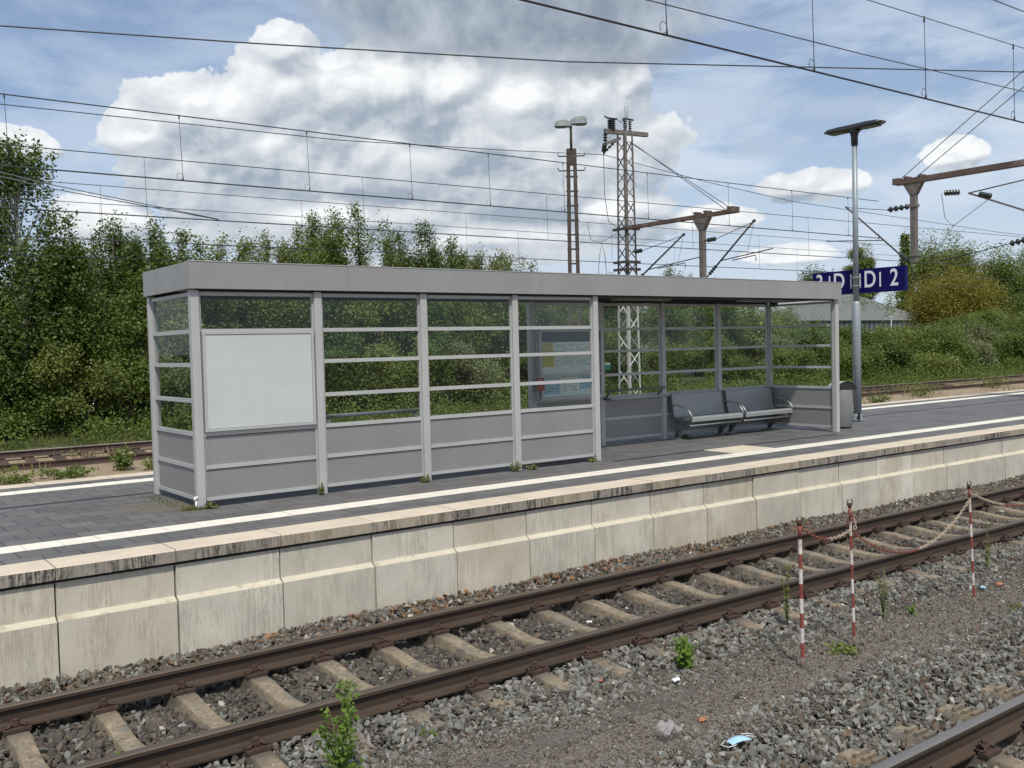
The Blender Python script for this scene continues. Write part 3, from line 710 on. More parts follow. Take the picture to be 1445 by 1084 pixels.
# roof: fascia ring, seam lines, soffit, header beams blackened as the shaded gap under the fascia, light bars under the soffit
RX0, RX1, RY0, RY1, RZ0, RZ1 = 3.795, 16.335, 11.160, 12.915, 2.560, 2.872
roof = MB(); roof.box(RX0+0.03, RX1-0.03, RY0+0.03, RY1-0.03, RZ0+0.06, RZ1-0.03, 0); ro = part(roof, 'roof', ['soffit_dark'])
xsm = [RX0, 5.82, 8.95, 9.93, 13.2, RX1]
for a, b in zip(xsm[:-1], xsm[1:]):
    g = MB(); g.box(a+0.0015, b-0.0015, RY0, RY0+0.028, RZ0, RZ1); f = g.build('fascia', 'fascia_grey', sh)
    g = MB(); g.box(a+0.0015, b-0.0015, RY1-0.028, RY1, RZ0, RZ1); f = g.build('fascia', 'fascia_grey', sh)
    g = MB(); g.box(a+0.001, b-0.001, RY0-0.006, RY0+0.06, RZ1+0.001, RZ1+0.010); g.build('roof_trim', 'alu_frame', sh)
for x0, x1 in ((RX0, RX0+0.028), (RX1-0.028, RX1)):
    g = MB(); g.box(x0-0.0005, x1, RY0+0.029, RY1-0.029, RZ0, RZ1); g.build('fascia', 'fascia_grey', sh)
g = MB(); g.box(RX0+0.12, RX1-0.12, YF-0.03, YF+0.03, ZT-0.012, RZ0+0.07); g.box(RX0+0.12, RX1-0.12, YB-0.03, YB+0.03, ZT-0.012, RZ0+0.07); part(g, 'header_beam', 'gasket_gap_shade')  # near-black colour paints the shade of the gap above the frames
for x in (11.2, 14.4):
    g = MB(); g.box(x, x+1.3, 11.95, 12.10, RZ0-0.02, RZ0+0.062); part(g, 'ceiling_light', 'grey_panel')
g = MB(); g.lathe((15.75, 12.30, RZ0-0.10), [(0.03, 0), (0.075, 0.01), (0.085, 0.07), (0.05, 0.10), (0.05, 0.165)], 12); part(g, 'loudspeaker', 'black_metal_and_shade')
# white bracket at the foot of the front left post
g = MB(); g.tube([(PX[0]-0.075, YF-0.055, 0.015), (PX[0]-0.075, YF-0.055, 0.10)], 0.014, 8); g.tube([(PX[0]-0.085, YF-0.055, 0.10), (PX[0]-0.085, YF-0.055, 0.135), (PX[0]-0.055, YF-0.055, 0.14)], 0.016, 8)
part(g, 'door_stop', 'litter_white')
# big blank notice board on the front of the first bay
g = MB(); g.box(PX[0]+0.075, PX[1]-0.075, YF-0.004, YF+0.02, LV[2]+0.0245, LV[5]-0.0245); part(g, 'backing_panel', 'grey_panel')
nb = thing('notice_board', 'large blank pale grey notice board on the front left bay of the shelter', 'notice board', (4.65, YF-0.05, 0.92))
g = MB(); bx0, bx1, bz0, bz1 = 3.945, 5.350, 0.892, 2.060
for q in ((bx0, bx1, bz0, bz0+0.03), (bx0, bx1, bz1-0.03, bz1), (bx0, bx0+0.03, bz0+0.03, bz1-0.03), (bx1-0.03, bx1, bz0+0.03, bz1-0.03)):
    g.box(q[0], q[1], YF-0.060, YF-0.026, q[2], q[3])
g.build('frame', 'alu_frame', nb)
g = MB(); g.box(bx0+0.03, bx1-0.03, YF-0.052, YF-0.028, bz0+0.03, bz1-0.03); g.build('blank_panel', 'board_white', nb)
g = MB(); g.box(bx0+0.028, bx1-0.028, YF-0.0535, YF-0.0525, bz1-0.036, bz1-0.0305); g.box(bx0+0.0305, bx0+0.034, YF-0.0535, YF-0.0525, bz0+0.03, bz1-0.036); g.box(bx1-0.034, bx1-0.0305, YF-0.0535, YF-0.0525, bz0+0.03, bz1-0.036); g.box(bx0+0.034, bx1-0.034, YF-0.0535, YF-0.0525, bz0+0.0305, bz0+0.034); g.build('seal', 'print_grey', nb)

# timetable case on the back wall
tc = thing('timetable_case', 'glazed timetable case with dark blue header and yellow sheets on the back wall', 'notice board', (10.8, 12.72, 0.85))
cx0, cx1, cz0, cz1, cy = 10.135, 11.575, 0.885, 2.12, 12.80
g = MB(); g.box(cx0, cx1, cy-0.02, cy, cz0, cz1); g.build('back_plate', 'paper_white', tc)
g = MB()
for q in ((cx0, cx1, cz0, cz0+0.05), (cx0, cx1, cz1-0.07, cz1), (cx0, cx0+0.06, cz0+0.05, cz1-0.07), (cx1-0.06, cx1, cz0+0.05, cz1-0.07), (cx0+0.06, cx1-0.06, 1.275, 1.315)):
    g.box(q[0], q[1], cy-0.09, cy-0.021, q[2], q[3])
g.build('frame', 'alu_frame', tc)
def sheet(x0, x1, z0, z1, m, name, lines=0, lm='print_grey', seed=0):
    g = MB(); g.box(x0, x1, cy-0.028, cy-0.0205, z0, z1); o = g.build(name, m, tc)
    if lines:
        r = random.Random(seed); g = MB(); st = (z1-z0)/(lines+1)
        for k in range(lines):
            x = x0+0.02; z = z1-(k+1)*st
            while x < x1-0.04:
                l = r.uniform(0.02, 0.09)
                if r.random() < 0.72: g.box(x, min(x+l, x1-0.02), cy-0.0295, cy-0.0285, z-st*0.16, z+st*0.16)
                x += l+0.02
        g2 = g.build('print', lm, None); attach(g2, o)
    return o
sheet(10.21, 11.50, 1.86, 2.035, 'header_navy', 'header', 0)
sheet(10.22, 10.50, 1.66, 1.85, 'paper_yellow', 'departure_sheet', 8, 'print_grey', 1)
sheet(10.22, 10.50, 1.44, 1.64, 'paper_yellow', 'departure_sheet', 8, 'print_grey', 2)
sheet(10.53, 10.98, 1.44, 1.84, 'paper_white', 'arrival_sheet', 14, 'print_grey', 3)
sheet(11.00, 11.48, 1.44, 1.84, 'paper_white', 'arrival_sheet', 12, 'print_grey', 4)
sheet(11.12, 11.36, 1.33, 1.39, 'paper_white', 'small_notice', 2, 'box_red', 5)
sheet(10.26, 10.62, 0.98, 1.25, 'paper_blue', 'route_map', 5, 'print_grey', 6)
sheet(10.66, 11.04, 1.0, 1.26, 'paper_white', 'info_sheet', 6, 'print_grey', 7)
sheet(11.06, 11.40, 1.04, 1.27, 'paper_blue', 'info_sheet', 6, 'print_grey', 8)
g = MB(); g.box(cx0+0.062, cx1-0.062, cy-0.072, cy-0.068, cz0+0.052, 1.273); g.box(cx0+0.062, cx1-0.062, cy-0.072, cy-0.068, 1.317, cz1-0.072); g.build('pane', 'glass', tc)
rb = thing('sign_plate', 'small red plate with white marks at the lower left corner of the timetable case', 'sign', (10.14, 12.68, 1.12))
g = MB(); g.box(10.06, 10.20, 12.672, 12.70, 1.06, 1.27, 0); g.build('plate', 'box_red', rb)
g = MB()
for k in range(4): g.box(10.085+0.03*(k % 2), 10.115+0.03*(k % 2), 12.669, 12.6715, 1.24-k*0.03, 1.252-k*0.03)
g.build('print', 'print_white', rb)
g = MB(); g.tube([(10.13, 12.69, 0.92), (10.13, 12.69, 1.06)], 0.012, 6); g.build('holder', 'black_metal_and_shade', rb)
# little green sticker on the back glass
g = MB(); g.box(11.70, 11.86, 12.842, 12.848, 1.35, 1.44, 0); g.box(11.71, 11.85, 12.8405, 12.8415, 1.44, 1.475, 1)
tag(g.build('sticker', ['label_green', 'sign_white']), 'small green and white sticker on the back glass above the leaning rail', 'sticker')

# leaning rail
lr = thing('leaning_rail', 'double tube leaning rail across the back bay between timetable and benches', 'leaning rail', (12.35, 12.6, 0.85))
for y, z, m in ((12.66, 0.985, 'mast_steel'), (12.55, 0.845, 'bench_steel')):
    g = MB(); g.tube([(11.58, y, z), (13.03, y, z)], 0.024, 10); g.build('tube', m, lr)
for x in (11.66, 12.95):
    g = MB(); g.beam((x, 12.80, 0.83), (x, 12.55, 0.83), 0.05, 0.03); g.beam((x, 12.79, 0.82), (x, 12.665, 0.965), 0.05, 0.02); g.build('bracket', 'bench_dark', lr)

lr2 = thing('leaning_rail', 'single pale tube leaning rail seen through the glass of the second front bay', 'leaning rail', (6.3, 11.5, 0.95))
for y, z, m in ((11.49, 0.962, 'bench_steel'), (11.60, 0.825, 'mast_steel')):
    g = MB(); g.tube([(5.56, y, z), (7.03, y, z)], 0.024, 10); g.build('tube', m, lr2)
for x in (5.62, 6.93):
    g = MB(); g.beam((x, 11.305, 0.81), (x, 11.60, 0.81), 0.05, 0.03); g.beam((x, 11.31, 0.80), (x, 11.49, 0.945), 0.05, 0.02); g.build('bracket', 'bench_dark', lr2)

# benches (mesh steel seats on cantilever brackets)
def make_bench(x0, x1, label):
    y = 12.255
    t = thing('bench', label, 'bench', ((x0+x1)/2, 12.5, 0), 'mesh benches in the shelter')
    prof = [(y, 0.37), (y-0.012, 0.395), (y+0.01, 0.425), (y+0.06, 0.428), (y+0.38, 0.402), (y+0.425, 0.42), (y+0.445, 0.46), (y+0.50, 0.80), (y+0.51, 0.845)]
    def shell(pr, name, m, th=0.012):
        g = MB(); n = len(pr)
        g.extrude_x(pr+[(a+0.010, b-0.010) for a, b in reversed(pr)], x0+0.012, x1-0.012, None, False); return g.build(name, m, t)
    shell(prof[3:6], 'seat', 'perforated_steel'); shell(prof[5:], 'backrest', 'perforated_steel')
    g = MB(); g.extrude_x([(y-0.02, 0.345), (y-0.02, 0.405), (y+0.0, 0.432), (y+0.06, 0.436), (y+0.06, 0.43), (y+0.005, 0.422), (y-0.008, 0.40), (y-0.008, 0.345)], x0+0.01, x1-0.01); g.build('front_edge', 'bench_steel', t)
    g = MB(); g.tube([(x0+0.02, y+0.51, 0.848), (x1-0.02, y+0.51, 0.848)], 0.013, 8); g.build('top_edge', 'bench_steel', t)
    g = MB(); g.tube([(x0+0.01, y+0.03, 0.275), (x1-0.03, y+0.03, 0.275)], 0.016, 8); g.build('front_bar', 'bench_steel', t)
    for x in (x0+0.005, x1-0.005):
        g = MB(); g.tube([(x, y+0.47, 0.62)]+[(x, y+0.47-0.49*math.sin(q), 0.42+0.235*math.cos(q)) for q in (0.15, 0.4, 0.7, 1.0, 1.3, 1.57)], 0.016, 8); g.build('armrest', 'bench_steel', t)
        g = MB(); q = [(y, 0.40), (y+0.40, 0.375), (y+0.455, 0.46), (y+0.505, 0.84)]
        for a, b in zip(q[:-1], q[1:]): g.beam((x, *a), (x, *b), 0.012, 0.05)
        g.build('side_frame', 'bench_dark', t)
    for x in (x0+0.09, x1-0.14):
        g = MB(); g.tube([(x, y+0.10, 0.36), (x, y+0.22, 0.27), (x, y+0.36, 0.14), (x, y+0.46, 0.05)], [0.028, 0.034, 0.036, 0.04], 8); g.tube([(x, y+0.40, 0.36), (x, y+0.42, 0.2), (x, y+0.46, 0.03)], 0.026, 8)
        g.box(x-0.09, x+0.09, y+0.37, y+0.55, 0.0, 0.014); g.build('leg', 'bench_dark', t)
    return t
b1 = make_bench(13.275, 14.715, 'left grey mesh bench in the shelter, next to the leaning rail')
b2 = copy_tree(b1, (1.505, 0, 0), 'right grey mesh bench in the shelter, against the end panel')

# litter bin
BX, BY = 17.10, 11.75
lb = thing('litter_bin', 'grey round litter bin with hooded lid beside the right front post of the shelter', 'bin', (BX, BY, 0))
ang = math.atan2(-11.85, -17.0)
g = MB(); g.lathe((BX, BY, 0), [(0.235, 0.03), (0.245, 0.05), (0.245, 0.76), (0.238, 0.775)], 28); g.build('body', 'bin_grey', lb)
g = MB(); n = 14; pts = []
bvx = []
# hood: half-barrel lid running along x, open at the +x end facing the track side
for i in range(n+1):
    t_ = math.pi*i/n
    bvx.append((math.cos(t_)*0.25, math.sin(t_)*0.17))
V = []; 
fx, fy = -0.35, -0.937      # the open end of the hood faces the track
def hood(a, xx, z): return (BX+fx*xx-fy*a, BY+fy*xx+fx*a, z)
for xx, s_ in ((-0.225, 0.62), (-0.12, 0.92), (0.05, 1.0), (0.235, 1.0)):
    for a, b in bvx: V.append(hood(a*s_, xx, 0.775+b*s_))
F = []
for k in range(3):
    for i in range(n): F.append((k*(n+1)+i, k*(n+1)+i+1, (k+1)*(n+1)+i+1, (k+1)*(n+1)+i))
F.append(tuple(range(n+1)))
g.quadmesh(V, F, 0, False); g.build('lid', 'alu_frame', lb)
g = MB(); V = [hood(a*0.93, 0.215, 0.778+b*0.90) for a, b in bvx]; g.quadmesh(V, [tuple(reversed(range(n+1)))]); g.build('opening_shade', 'black_metal_and_shade', lb)  # black sheet across the hood mouth stands for the shade inside
g = MB(); g.lathe((BX, BY, 0), [(0.20, 0.0), (0.20, 0.035)], 20); g.build('base', 'black_metal_and_shade', lb)

# platform lamp and platform sign
LX, LY = 18.62, 12.36
lp = thing('platform_lamp', 'tall galvanised lamp post with black double-arm luminaire right of the shelter', 'street lamp', (LX, LY, 0))
g = MB(); g.tube([(LX, LY, 0), (LX, LY, 2.55), (LX, LY, 2.60)], [0.088, 0.088, 0.062], 20); g.tube([(LX, LY, 2.60), (LX, LY, 6.05)], [0.062, 0.052], 18); g.build('pole', 'galv', lp)
g = MB(); g.lathe((LX, LY, 0), [(0.115, 0), (0.115, 0.05), (0.098, 0.09), (0.098, 0.16), (0.09, 0.17)], 20); g.build('foot_collar', 'galv', lp)
g = MB(); g.box(LX-0.12, LX-0.075, LY-0.125, LY-0.085, 0.05, 0.19); g.build('inspection_box', 'black_metal_and_shade', lp)
g = MB(); g.tube([(LX, LY, 5.93), (LX, LY, 6.10), (LX, LY, 6.18), (LX, LY, 6.27)], [0.07, 0.075, 0.085, 0.16], 16); g.build('lamp_neck', 'lamp_black', lp)
for s_ in (-1, 1):
    g = MB(); a, b = LY, LY+s_*0.70
    V = []
    for yy, wdt, zt, zb in ((a, 0.16, 6.36, 6.25), (a+s_*0.35, 0.16, 6.365, 6.265), (a+s_*0.60, 0.15, 6.355, 6.275), (b, 0.09, 6.325, 6.295)):
        V += [(LX-wdt, yy, zb+0.03), (LX-wdt*0.8, yy, zt), (LX+wdt*0.8, yy, zt), (LX+wdt, yy, zb+0.03), (LX+wdt*0.8, yy, zb), (LX-wdt*0.8, yy, zb)]
    F = [(i*6+k, i*6+(k+1) % 6, i*6+6+(k+1) % 6, i*6+6+k) for i in range(3) for k in range(6)]+[(18, 19, 20, 21, 22, 23), (5, 4, 3, 2, 1, 0)]
    g.quadmesh(V, F); h = g.build('luminaire', 'lamp_black', lp)
    g = MB(); y0, y1 = sorted((a+s_*0.2, a+s_*0.58)); g.box(LX-0.11, LX+0.11, y0, y1, 6.245, 6.262); q = g.build('lens', 'lens', None); attach(q, h)
g = MB(); g.box(LX-0.068, LX-0.0635, LY-0.02, LY+0.02, 2.33, 2.375); g.build('sticker', 'box_red', lp)

sg = thing('platform_sign', 'blue platform sign board with white platform numbers 3 and 2 on the lamp post', 'sign', (LX+0.12, LY, 2.78))
SX = LX+0.115
g = MB(); g.box(SX, SX+0.11, 11.305, 13.53, 2.772, 3.288, 0, 0.004); g.build('board', 'sign_blue', sg)
g = MB(); g.box(SX+0.003, SX+0.107, 11.290, 11.3045, 2.768, 3.292); g.box(SX+0.003, SX+0.107, 13.5305, 13.545, 2.768, 3.292); g.build('end_trim', 'sign_blue', sg)
g = MB()
for z in (2.93, 3.11): g.tube([(LX+0.075*math.cos(q), LY+0.075*math.sin(q), z) for q in [i*math.pi/8 for i in range(17)]], 0.012, 6)
for z in (2.93, 3.11): g.box(SX-0.012, SX-0.001, 12.33, 12.565, z-0.014, z+0.014)
g.build('clamp', 'galv', sg)
def letter(txt, y, z, size):
    cu = bpy.data.curves.new('t', 'FONT'); cu.body = txt; cu.size = size; cu.extrude = 0.002; cu.offset = 0.006; cu.align_x = 'CENTER'
    ob = bpy.data.objects.new('t', cu); COL.objects.link(ob); bpy.context.view_layer.update()
    dg = bpy.context.evaluated_depsgraph_get(); me = bpy.data.meshes.new_from_object(ob.evaluated_get(dg)); bpy.data.objects.remove(ob)
    me.materials.clear(); me.materials.append(MATS['sign_white'])
    co = np.zeros(len(me.vertices)*3, np.float32); me.vertices.foreach_get('co', co); co = co.reshape(-1, 3)
    # text plane -> facing -x, reading towards -y
    cx = co[:, 0]*0.80; nv = np.stack([SX-0.003-co[:, 2]*1.0, y-cx, z+co[:, 1]], 1); me.vertices.foreach_set('co', nv.astype(np.float32).ravel()); me.update()
    o = bpy.data.objects.new('lettering', me); COL.objects.link(o); attach(o, sg); return o
letter('3', 13.36, 2.895, 0.50); letter('D', 12.86, 2.895, 0.50); letter('D', 12.10, 2.895, 0.50); letter('2', 11.53, 2.895, 0.50)
for y in (13.10, 12.56, 12.335, 11.855):
    g = MB(); g.box(SX-0.004, SX-0.0005, y-0.016, y+0.016, 2.885, 3.195); g.build('divider', 'sign_white', sg)

# ------------------------------------------------------------------ red and white posts with chain
def stripe_post(x, y, x1, y1, zt, label, n, first, top_chain, rad=0.0125):
    t = thing('barrier_post', label, 'post', (x, y, -0.98), 'red and white posts between the tracks')
    z0 = -1.0; a = Vector((x, y, z0)); b = Vector((x1, y1, zt)); g = MB()
    fr = [0, 0.09]+[0.09+0.91*(k+1)/n for k in range(n)]
    for k in range(len(fr)-1):
        p, q = a.lerp(b, fr[k]), a.lerp(b, fr[k+1]); g.tube([p, q], rad, 12, 2 if k == 0 else ((k+first) % 2), caps=(k in (0, len(fr)-2)))
    g.build('shaft', ['post_red', 'post_white', 'post_bare'], t)
    g = MB(); g.tube([b+Vector((0, 0, -0.01)), b+Vector((0, 0, 0.03))], rad+0.003, 12); 
    for s_ in (-1, 1): g.tube([b+Vector((0, 0, 0.01))]+[b+Vector((s_*(0.014+0.026*math.sin(q)), 0, 0.012-0.03*math.cos(q)+0.02)) for q in (0.3, 0.9, 1.6, 2.3, 2.9)], 0.005, 6)
    g.build('hook', 'clip_rust', t)
    return t
plain('post_red', (0.235, 0.055, 0.04), 0.65, 0, 0.3, 25, (0.12, 0.05, 0.035), 0.8)
plain('post_white', (0.62, 0.58, 0.53), 0.65, 0, 0.15, 25, (0.28, 0.18, 0.12), 0.85)
plain('post_bare', (0.16, 0.13, 0.11), 0.8, 0, 0.2, 25)
plain('chain_pale', (0.50, 0.40, 0.30), 0.6, 0, 0.2, 40, (0.25, 0.08, 0.05), 0.7)
plain('chain_red', (0.24, 0.07, 0.045), 0.6, 0, 0.2, 40, (0.10, 0.04, 0.03), 0.6)
PT = [((6.826, 5.08), (6.806, 5.08, 0.25)), ((7.654, 5.135), (7.603, 5.135, 0.30)), ((9.729, 5.12), (9.640, 5.12, 0.255))]
stripe_post(*PT[0][0], *PT[0][1], 'left red and white banded barrier post with the cleanest paint', 9, 1, 0, 0.0165)
stripe_post(*PT[1][0], *PT[1][1], 'middle red and white barrier post with chain knotted round its rusty top', 9, 1, 1)
stripe_post(*PT[2][0], *PT[2][1], 'right red and white barrier post leaning slightly, thin and farthest', 9, 1, 1)
def chain(label, pts, colors):
    """links along a polyline"""
    t = thing('barrier_chain', label, 'chain', pts[0], 'chains between the barrier posts')
    P = [Vector(p) for p in pts]; L = [0]
    for a, b in zip(P[:-1], P[1:]): L.append(L[-1]+(b-a).length)
    step = 0.032; n = int(L[-1]/step); gs = {}
    for k in range(n):
        s_ = k*step; i = max(j for j in range(len(L)-1) if L[j] <= s_); u = (s_-L[i])/max(1e-6, L[i+1]-L[i]); c = P[i].lerp(P[i+1], u); d = (P[i+1]-P[i]).normalized()
        sd = d.cross(Vector((0, 0, 1))); sd = sd.normalized() if sd.length > 0.05 else Vector((1, 0, 0)); up = sd.cross(d)
        w_ = (sd+up*0.35).normalized() if k % 2 == 0 else (up-sd*0.35).normalized()
        mt = colors(k/n); g = gs.setdefault(mt, MB())
        g.tube([c+d*(0.021*math.cos(q))+w_*(0.0125*math.sin(q)) for q in [2*math.pi*j/8 for j in range(9)]], 0.0034, 5, caps=False)
    for mt, g in gs.items(): g.build('links', mt, t)
    return t
def sag(a, b, dip_, n=14):
    a, b = Vector(a), Vector(b); return [tuple(a.lerp(b, i/n)-Vector((0, 0, dip_*4*(i/n)*(1-i/n)))) for i in range(n+1)]
top = [Vector(p[1]) for p in PT]
chain('short red to pale chain sagging between the left and middle posts', sag(top[0]-Vector((-0.02, 0, 0.03)), top[1]-Vector((0, 0.02, 0.19)), 0.10), lambda u: 'chain_red' if u < 0.55 else 'chain_pale')
wrap = [(top[1].x+0.026*math.cos(q), top[1].y+0.026*math.sin(q), top[1].z-0.24+0.028*q) for q in [i*0.6 for i in range(13)]]
chain('tangle of chain wrapped round the top of the middle post', wrap+[(top[1].x+0.06, top[1].y-0.02, top[1].z-0.16), (top[1].x+0.02, top[1].y-0.03, top[1].z-0.22)], lambda u: 'chain_red' if u < 0.5 else 'chain_pale')
chain('long chain sagging low between the middle and right posts, pale at its right end', sag(top[1]-Vector((-0.02, 0, 0.22)), top[2]-Vector((0, 0.02, 0.10)), 0.36, 24), lambda u: 'chain_red' if u < 0.52 else 'chain_pale')
chain('chain running from the right post out of the photo to the right', sag(top[2]-Vector((-0.02, 0, 0.06)), (12.2, 5.15, 0.10), 0.22, 18), lambda u: 'chain_pale' if u < 0.3 else 'chain_red')

# ------------------------------------------------------------------ overhead wires
def overhead(label, y, zc, zm, x0, x1, drops, loc, double=False, rc=0.012, rm=0.009, sagm=0.0):
    t = thing('overhead_line', label, 'overhead wire', (loc, y, zc))
    def zmf(x): return zm(x) if callable(zm) else zm
    g = MB(); n = 30; g.tube([(x0+(x1-x0)*i/n, y, zc) for i in range(n+1)], rc, 6); g.build('contact_wire', 'wire', t)
    if double: g = MB(); g.tube([(x0, y+0.05, zc+0.012), (x1, y+0.05, zc+0.012)], rc, 6); g.build('contact_wire', 'wire', t)
    g = MB(); g.tube([(x0+(x1-x0)*i/n, y, zmf(x0+(x1-x0)*i/n)) for i in range(n+1)], rm, 6); g.build('messenger_wire', 'wire', t)
    for x in drops:
        g = MB(); g.tube([(x, y, zmf(x)), (x+0.03, y, zc)], 0.005, 5)
        if abs(y) < 18:
            g.tube([(x+0.03+0.055*math.sin(q)-0.05, y, zc+0.07-0.06*math.cos(q)) for q in [i*0.7 for i in range(9)]], 0.004, 5)
            g.tube([(x+0.03, y, zc-0.01), (x+0.03, y, zc+0.06)], 0.012, 6); g.tube([(x, y, zmf(x)-0.06), (x, y, zmf(x)+0.015)], 0.012, 6)
        g.build('dropper', 'wire', t)
    return t
overhead('nearest overhead line, a thick double contact wire crossing the top right corner', 7.24, 5.025, lambda x: 5.92+0.0145*x, -12, 60, [2.4, 4.95, 7.55, 10.07, 12.54, 14.99, 17.5, 20, 22.5, 25], 10, True, 0.0065, 0.0055)
overhead('overhead line of the first hidden track behind the shelter, uppermost on the left', 17.05, 4.83, lambda x: 5.945+0.0*x, -12, 26.9, [3.0, 5.73, 8.12, 10.37, 12.32, 14.4, 17.07, 20.03, 22.69, 25.32], 8, False, 0.012, 0.010)
overhead('overhead line of the second hidden track, middle of the parallel wires behind', 21.7, 4.82, lambda x: 6.11+0.004*(x-12), -12, 80, [1.5, 6.5, 11.8, 17.69, 23.72, 29.79, 36], 8, False, 0.013, 0.010)
overhead('overhead line above the overgrown track behind the platform', 26.4, 4.80, lambda x: 6.19, -12, 100, [1.3, 6.78, 12.33, 18.11, 24.54, 32.9, 39.38, 46], 8, False, 0.013, 0.009)
overhead('farthest and lowest pair of overhead wires just above the trees', 31.3, 4.82, lambda x: 6.45, -12, 110, [8, 16, 24, 33, 42, 52], 8, False, 0.012, 0.010)
def wire(label, pts, r, m='wire'):
    g = MB(); g.tube(pts, r, 6); return tag(g.build('wire', m), label, 'wire')
wire('single wire slanting across the whole upper sky from left to right', [(-6, 23.45, 8.15), (3.5, 20, 7.9), (7.8, 18.43, 7.88), (13.9, 16.2, 7.92), (25.5, 12, 8.42), (36, 8.2, 9.0)], 0.014)
wire('thin wire between the double contact wire and the messenger at top right', [(-2, 8.2, 5.55), (8.3, 8.2, 5.80), (12.6, 8.2, 5.86), (17.4, 8.2, 5.98), (40, 8.2, 6.5)], 0.007)
wire('short length of wire in the extreme top right corner', [(4, 6.6, 6.05), (13.1, 6.6, 6.26), (14.0, 6.6, 6.26), (40, 6.6, 6.4)], 0.007)
wire('feeder wire hung from the left arm of the lattice mast', [(-15, 30, 8.95), (5.2, 30, 8.81), (15.5, 30, 8.93), (22.9, 30, 9.32), (27.55, 30.0, 9.62), (34, 30, 9.0), (40, 30, 8.57), (60, 30, 8.1), (90, 30, 7.9)], 0.013)
for k, dz in enumerate((0, 0.10)):
    wire(('upper' if k else 'lower')+' of two close wires joining the contact wire above the left trees', [(-4, 23.2, 7.2+dz*1.6), (4.5, 21.72, 5.29+dz*0.8), (8.1, 21.70, 4.84+dz*0.1)], 0.010, 'wire_light')

# ------------------------------------------------------------------ masts
def insulator(g, a, b, n=4, r=0.09, mi=0):
    a, b = Vector(a), Vector(b); d = b-a
    pts, rr = [], []
    for k in range(n):
        u0, u1 = k/n, (k+1)/n
        for u, q in ((u0, 0.35), (u0+0.3/n, 1.0), (u0+0.55/n, 1.0), (u0+0.8/n, 0.35)): pts.append(a+d*u); rr.append(r*q)
    pts.append(b); rr.append(r*0.35); g.tube(pts, rr, 10, mi)
def lattice(t, x, y, z0, z1, w0, w1, step=0.62, m='mast_steel'):
    def corner(i, z):
        u = (z-z0)/(z1-z0); w_ = (w0+(w1-w0)*u)/2; return Vector((x+(-w_ if i in (0, 3) else w_), y+(-w_ if i in (0, 1) else w_), z))
    for i in range(4):
        g = MB(); a, b = corner(i, z0), corner(i, z1); sx_ = 1 if i in (0, 3) else -1; sy_ = 1 if i in (0, 1) else -1
        # L-section legs
        g.beam(a+Vector((sx_*0.045, 0, 0)), b+Vector((sx_*0.045, 0, 0)), 0.09, 0.012, 0, (0, 1, 0)); g.beam(a+Vector((0, sy_*0.052, 0)), b+Vector((0, sy_*0.052, 0)), 0.09, 0.012, 0, (1, 0, 0))
        g.build('leg', m, t)
    for i in range(4):
        j = (i+1) % 4; g = MB(); z = z0+0.1; k = 0
        while z+step < z1:
            p, q = (i, j) if k % 2 == 0 else (j, i)
            g.beam(corner(p, z), corner(q, z+step*0.92), 0.045, 0.010, 0, (corner(0, z)-corner(2, z)).normalized()); z += step; k += 1
        g.build('lacing', m, t)
MX, MY = 28.1, 29.3
mt = thing('catenary_mast', 'tall steel lattice mast with insulators on top, seen above and through the shelter', 'mast', (MX, MY, -0.7))
lattice(mt, MX, MY, -0.7, 3.9, 0.66, 0.58, 0.72, 'mast_pale'); lattice(mt, MX, MY, 3.9, 10.40, 0.58, 0.46)
g = MB(); g.beam((MX-0.95, MY+0.18, 10.45), (MX+1.12, MY-0.18, 10.45), 0.16, 0.17); g.build('crossarm', 'mast_steel', mt)
g = MB(); g.beam((MX-0.15, MY+0.1, 10.22), (MX-0.80, MY+0.30, 9.98), 0.10, 0.12); g.build('bracket', 'mast_steel', mt)
g = MB(); insulator(g, (MX-0.62, MY+0.12, 10.53), (MX-0.62, MY+0.12, 10.95), 6, 0.17); g.tube([(MX-0.92, MY+0.2, 11.06), (MX-0.8, MY+0.17, 10.99), (MX-0.38, MY+0.05, 10.97)], 0.035, 6); g.build('switch_insulator', 'black_metal_and_shade', mt)
for dx in (0.0, 0.30):
    g = MB(); insulator(g, (MX+dx, MY, 10.53), (MX+dx, MY, 10.98), 5, 0.075); g.build('top_insulator', 'black_metal_and_shade', mt)
g = MB(); g.tube([(MX-0.10, MY, 11.0), (MX+0.05, MY, 11.03), (MX+0.5, MY, 11.02)], 0.035, 6); g.tube([(MX-0.38, MY+0.05, 10.97), (MX-0.2, MY, 10.85), (MX-0.05, MY, 10.98)], 0.015, 6); g.build('switch_blade', 'black_metal_and_shade', mt)
g = MB(); insulator(g, (MX-0.80, MY+0.30, 10.38), (MX-0.80, MY+0.32, 10.05), 3, 0.10); g.build('insulator', 'insulator', mt)
g = MB(); insulator(g, (MX-0.80, MY+0.34, 9.98), (MX-0.62, MY+0.62, 9.72), 4, 0.10); g.build('insulator', 'insulator', mt)
g = MB(); insulator(g, (MX-0.30, MY+0.2, 10.15), (MX-0.52, MY+0.62, 9.75), 4, 0.06); g.build('insulator', 'insulator', mt)
g = MB(); g.tube([(MX-0.62, MY+0.62, 9.72), (MX-0.55, MY+0.70, 9.64), (MX-0.5, MY+0.62, 9.76)], 0.03, 6); g.build('hanger', 'black_metal_and_shade', mt)
# lightning spikes
g = MB()
for dx, dz in ((0.0, 1.35), (-0.1, 1.2), (0.12, 1.25)): g.tube([(MX+0.1, MY, 10.5), (MX+0.1+dx, MY, 10.35+dz)], 0.008, 4)
g.build('spike', 'wire', mt)
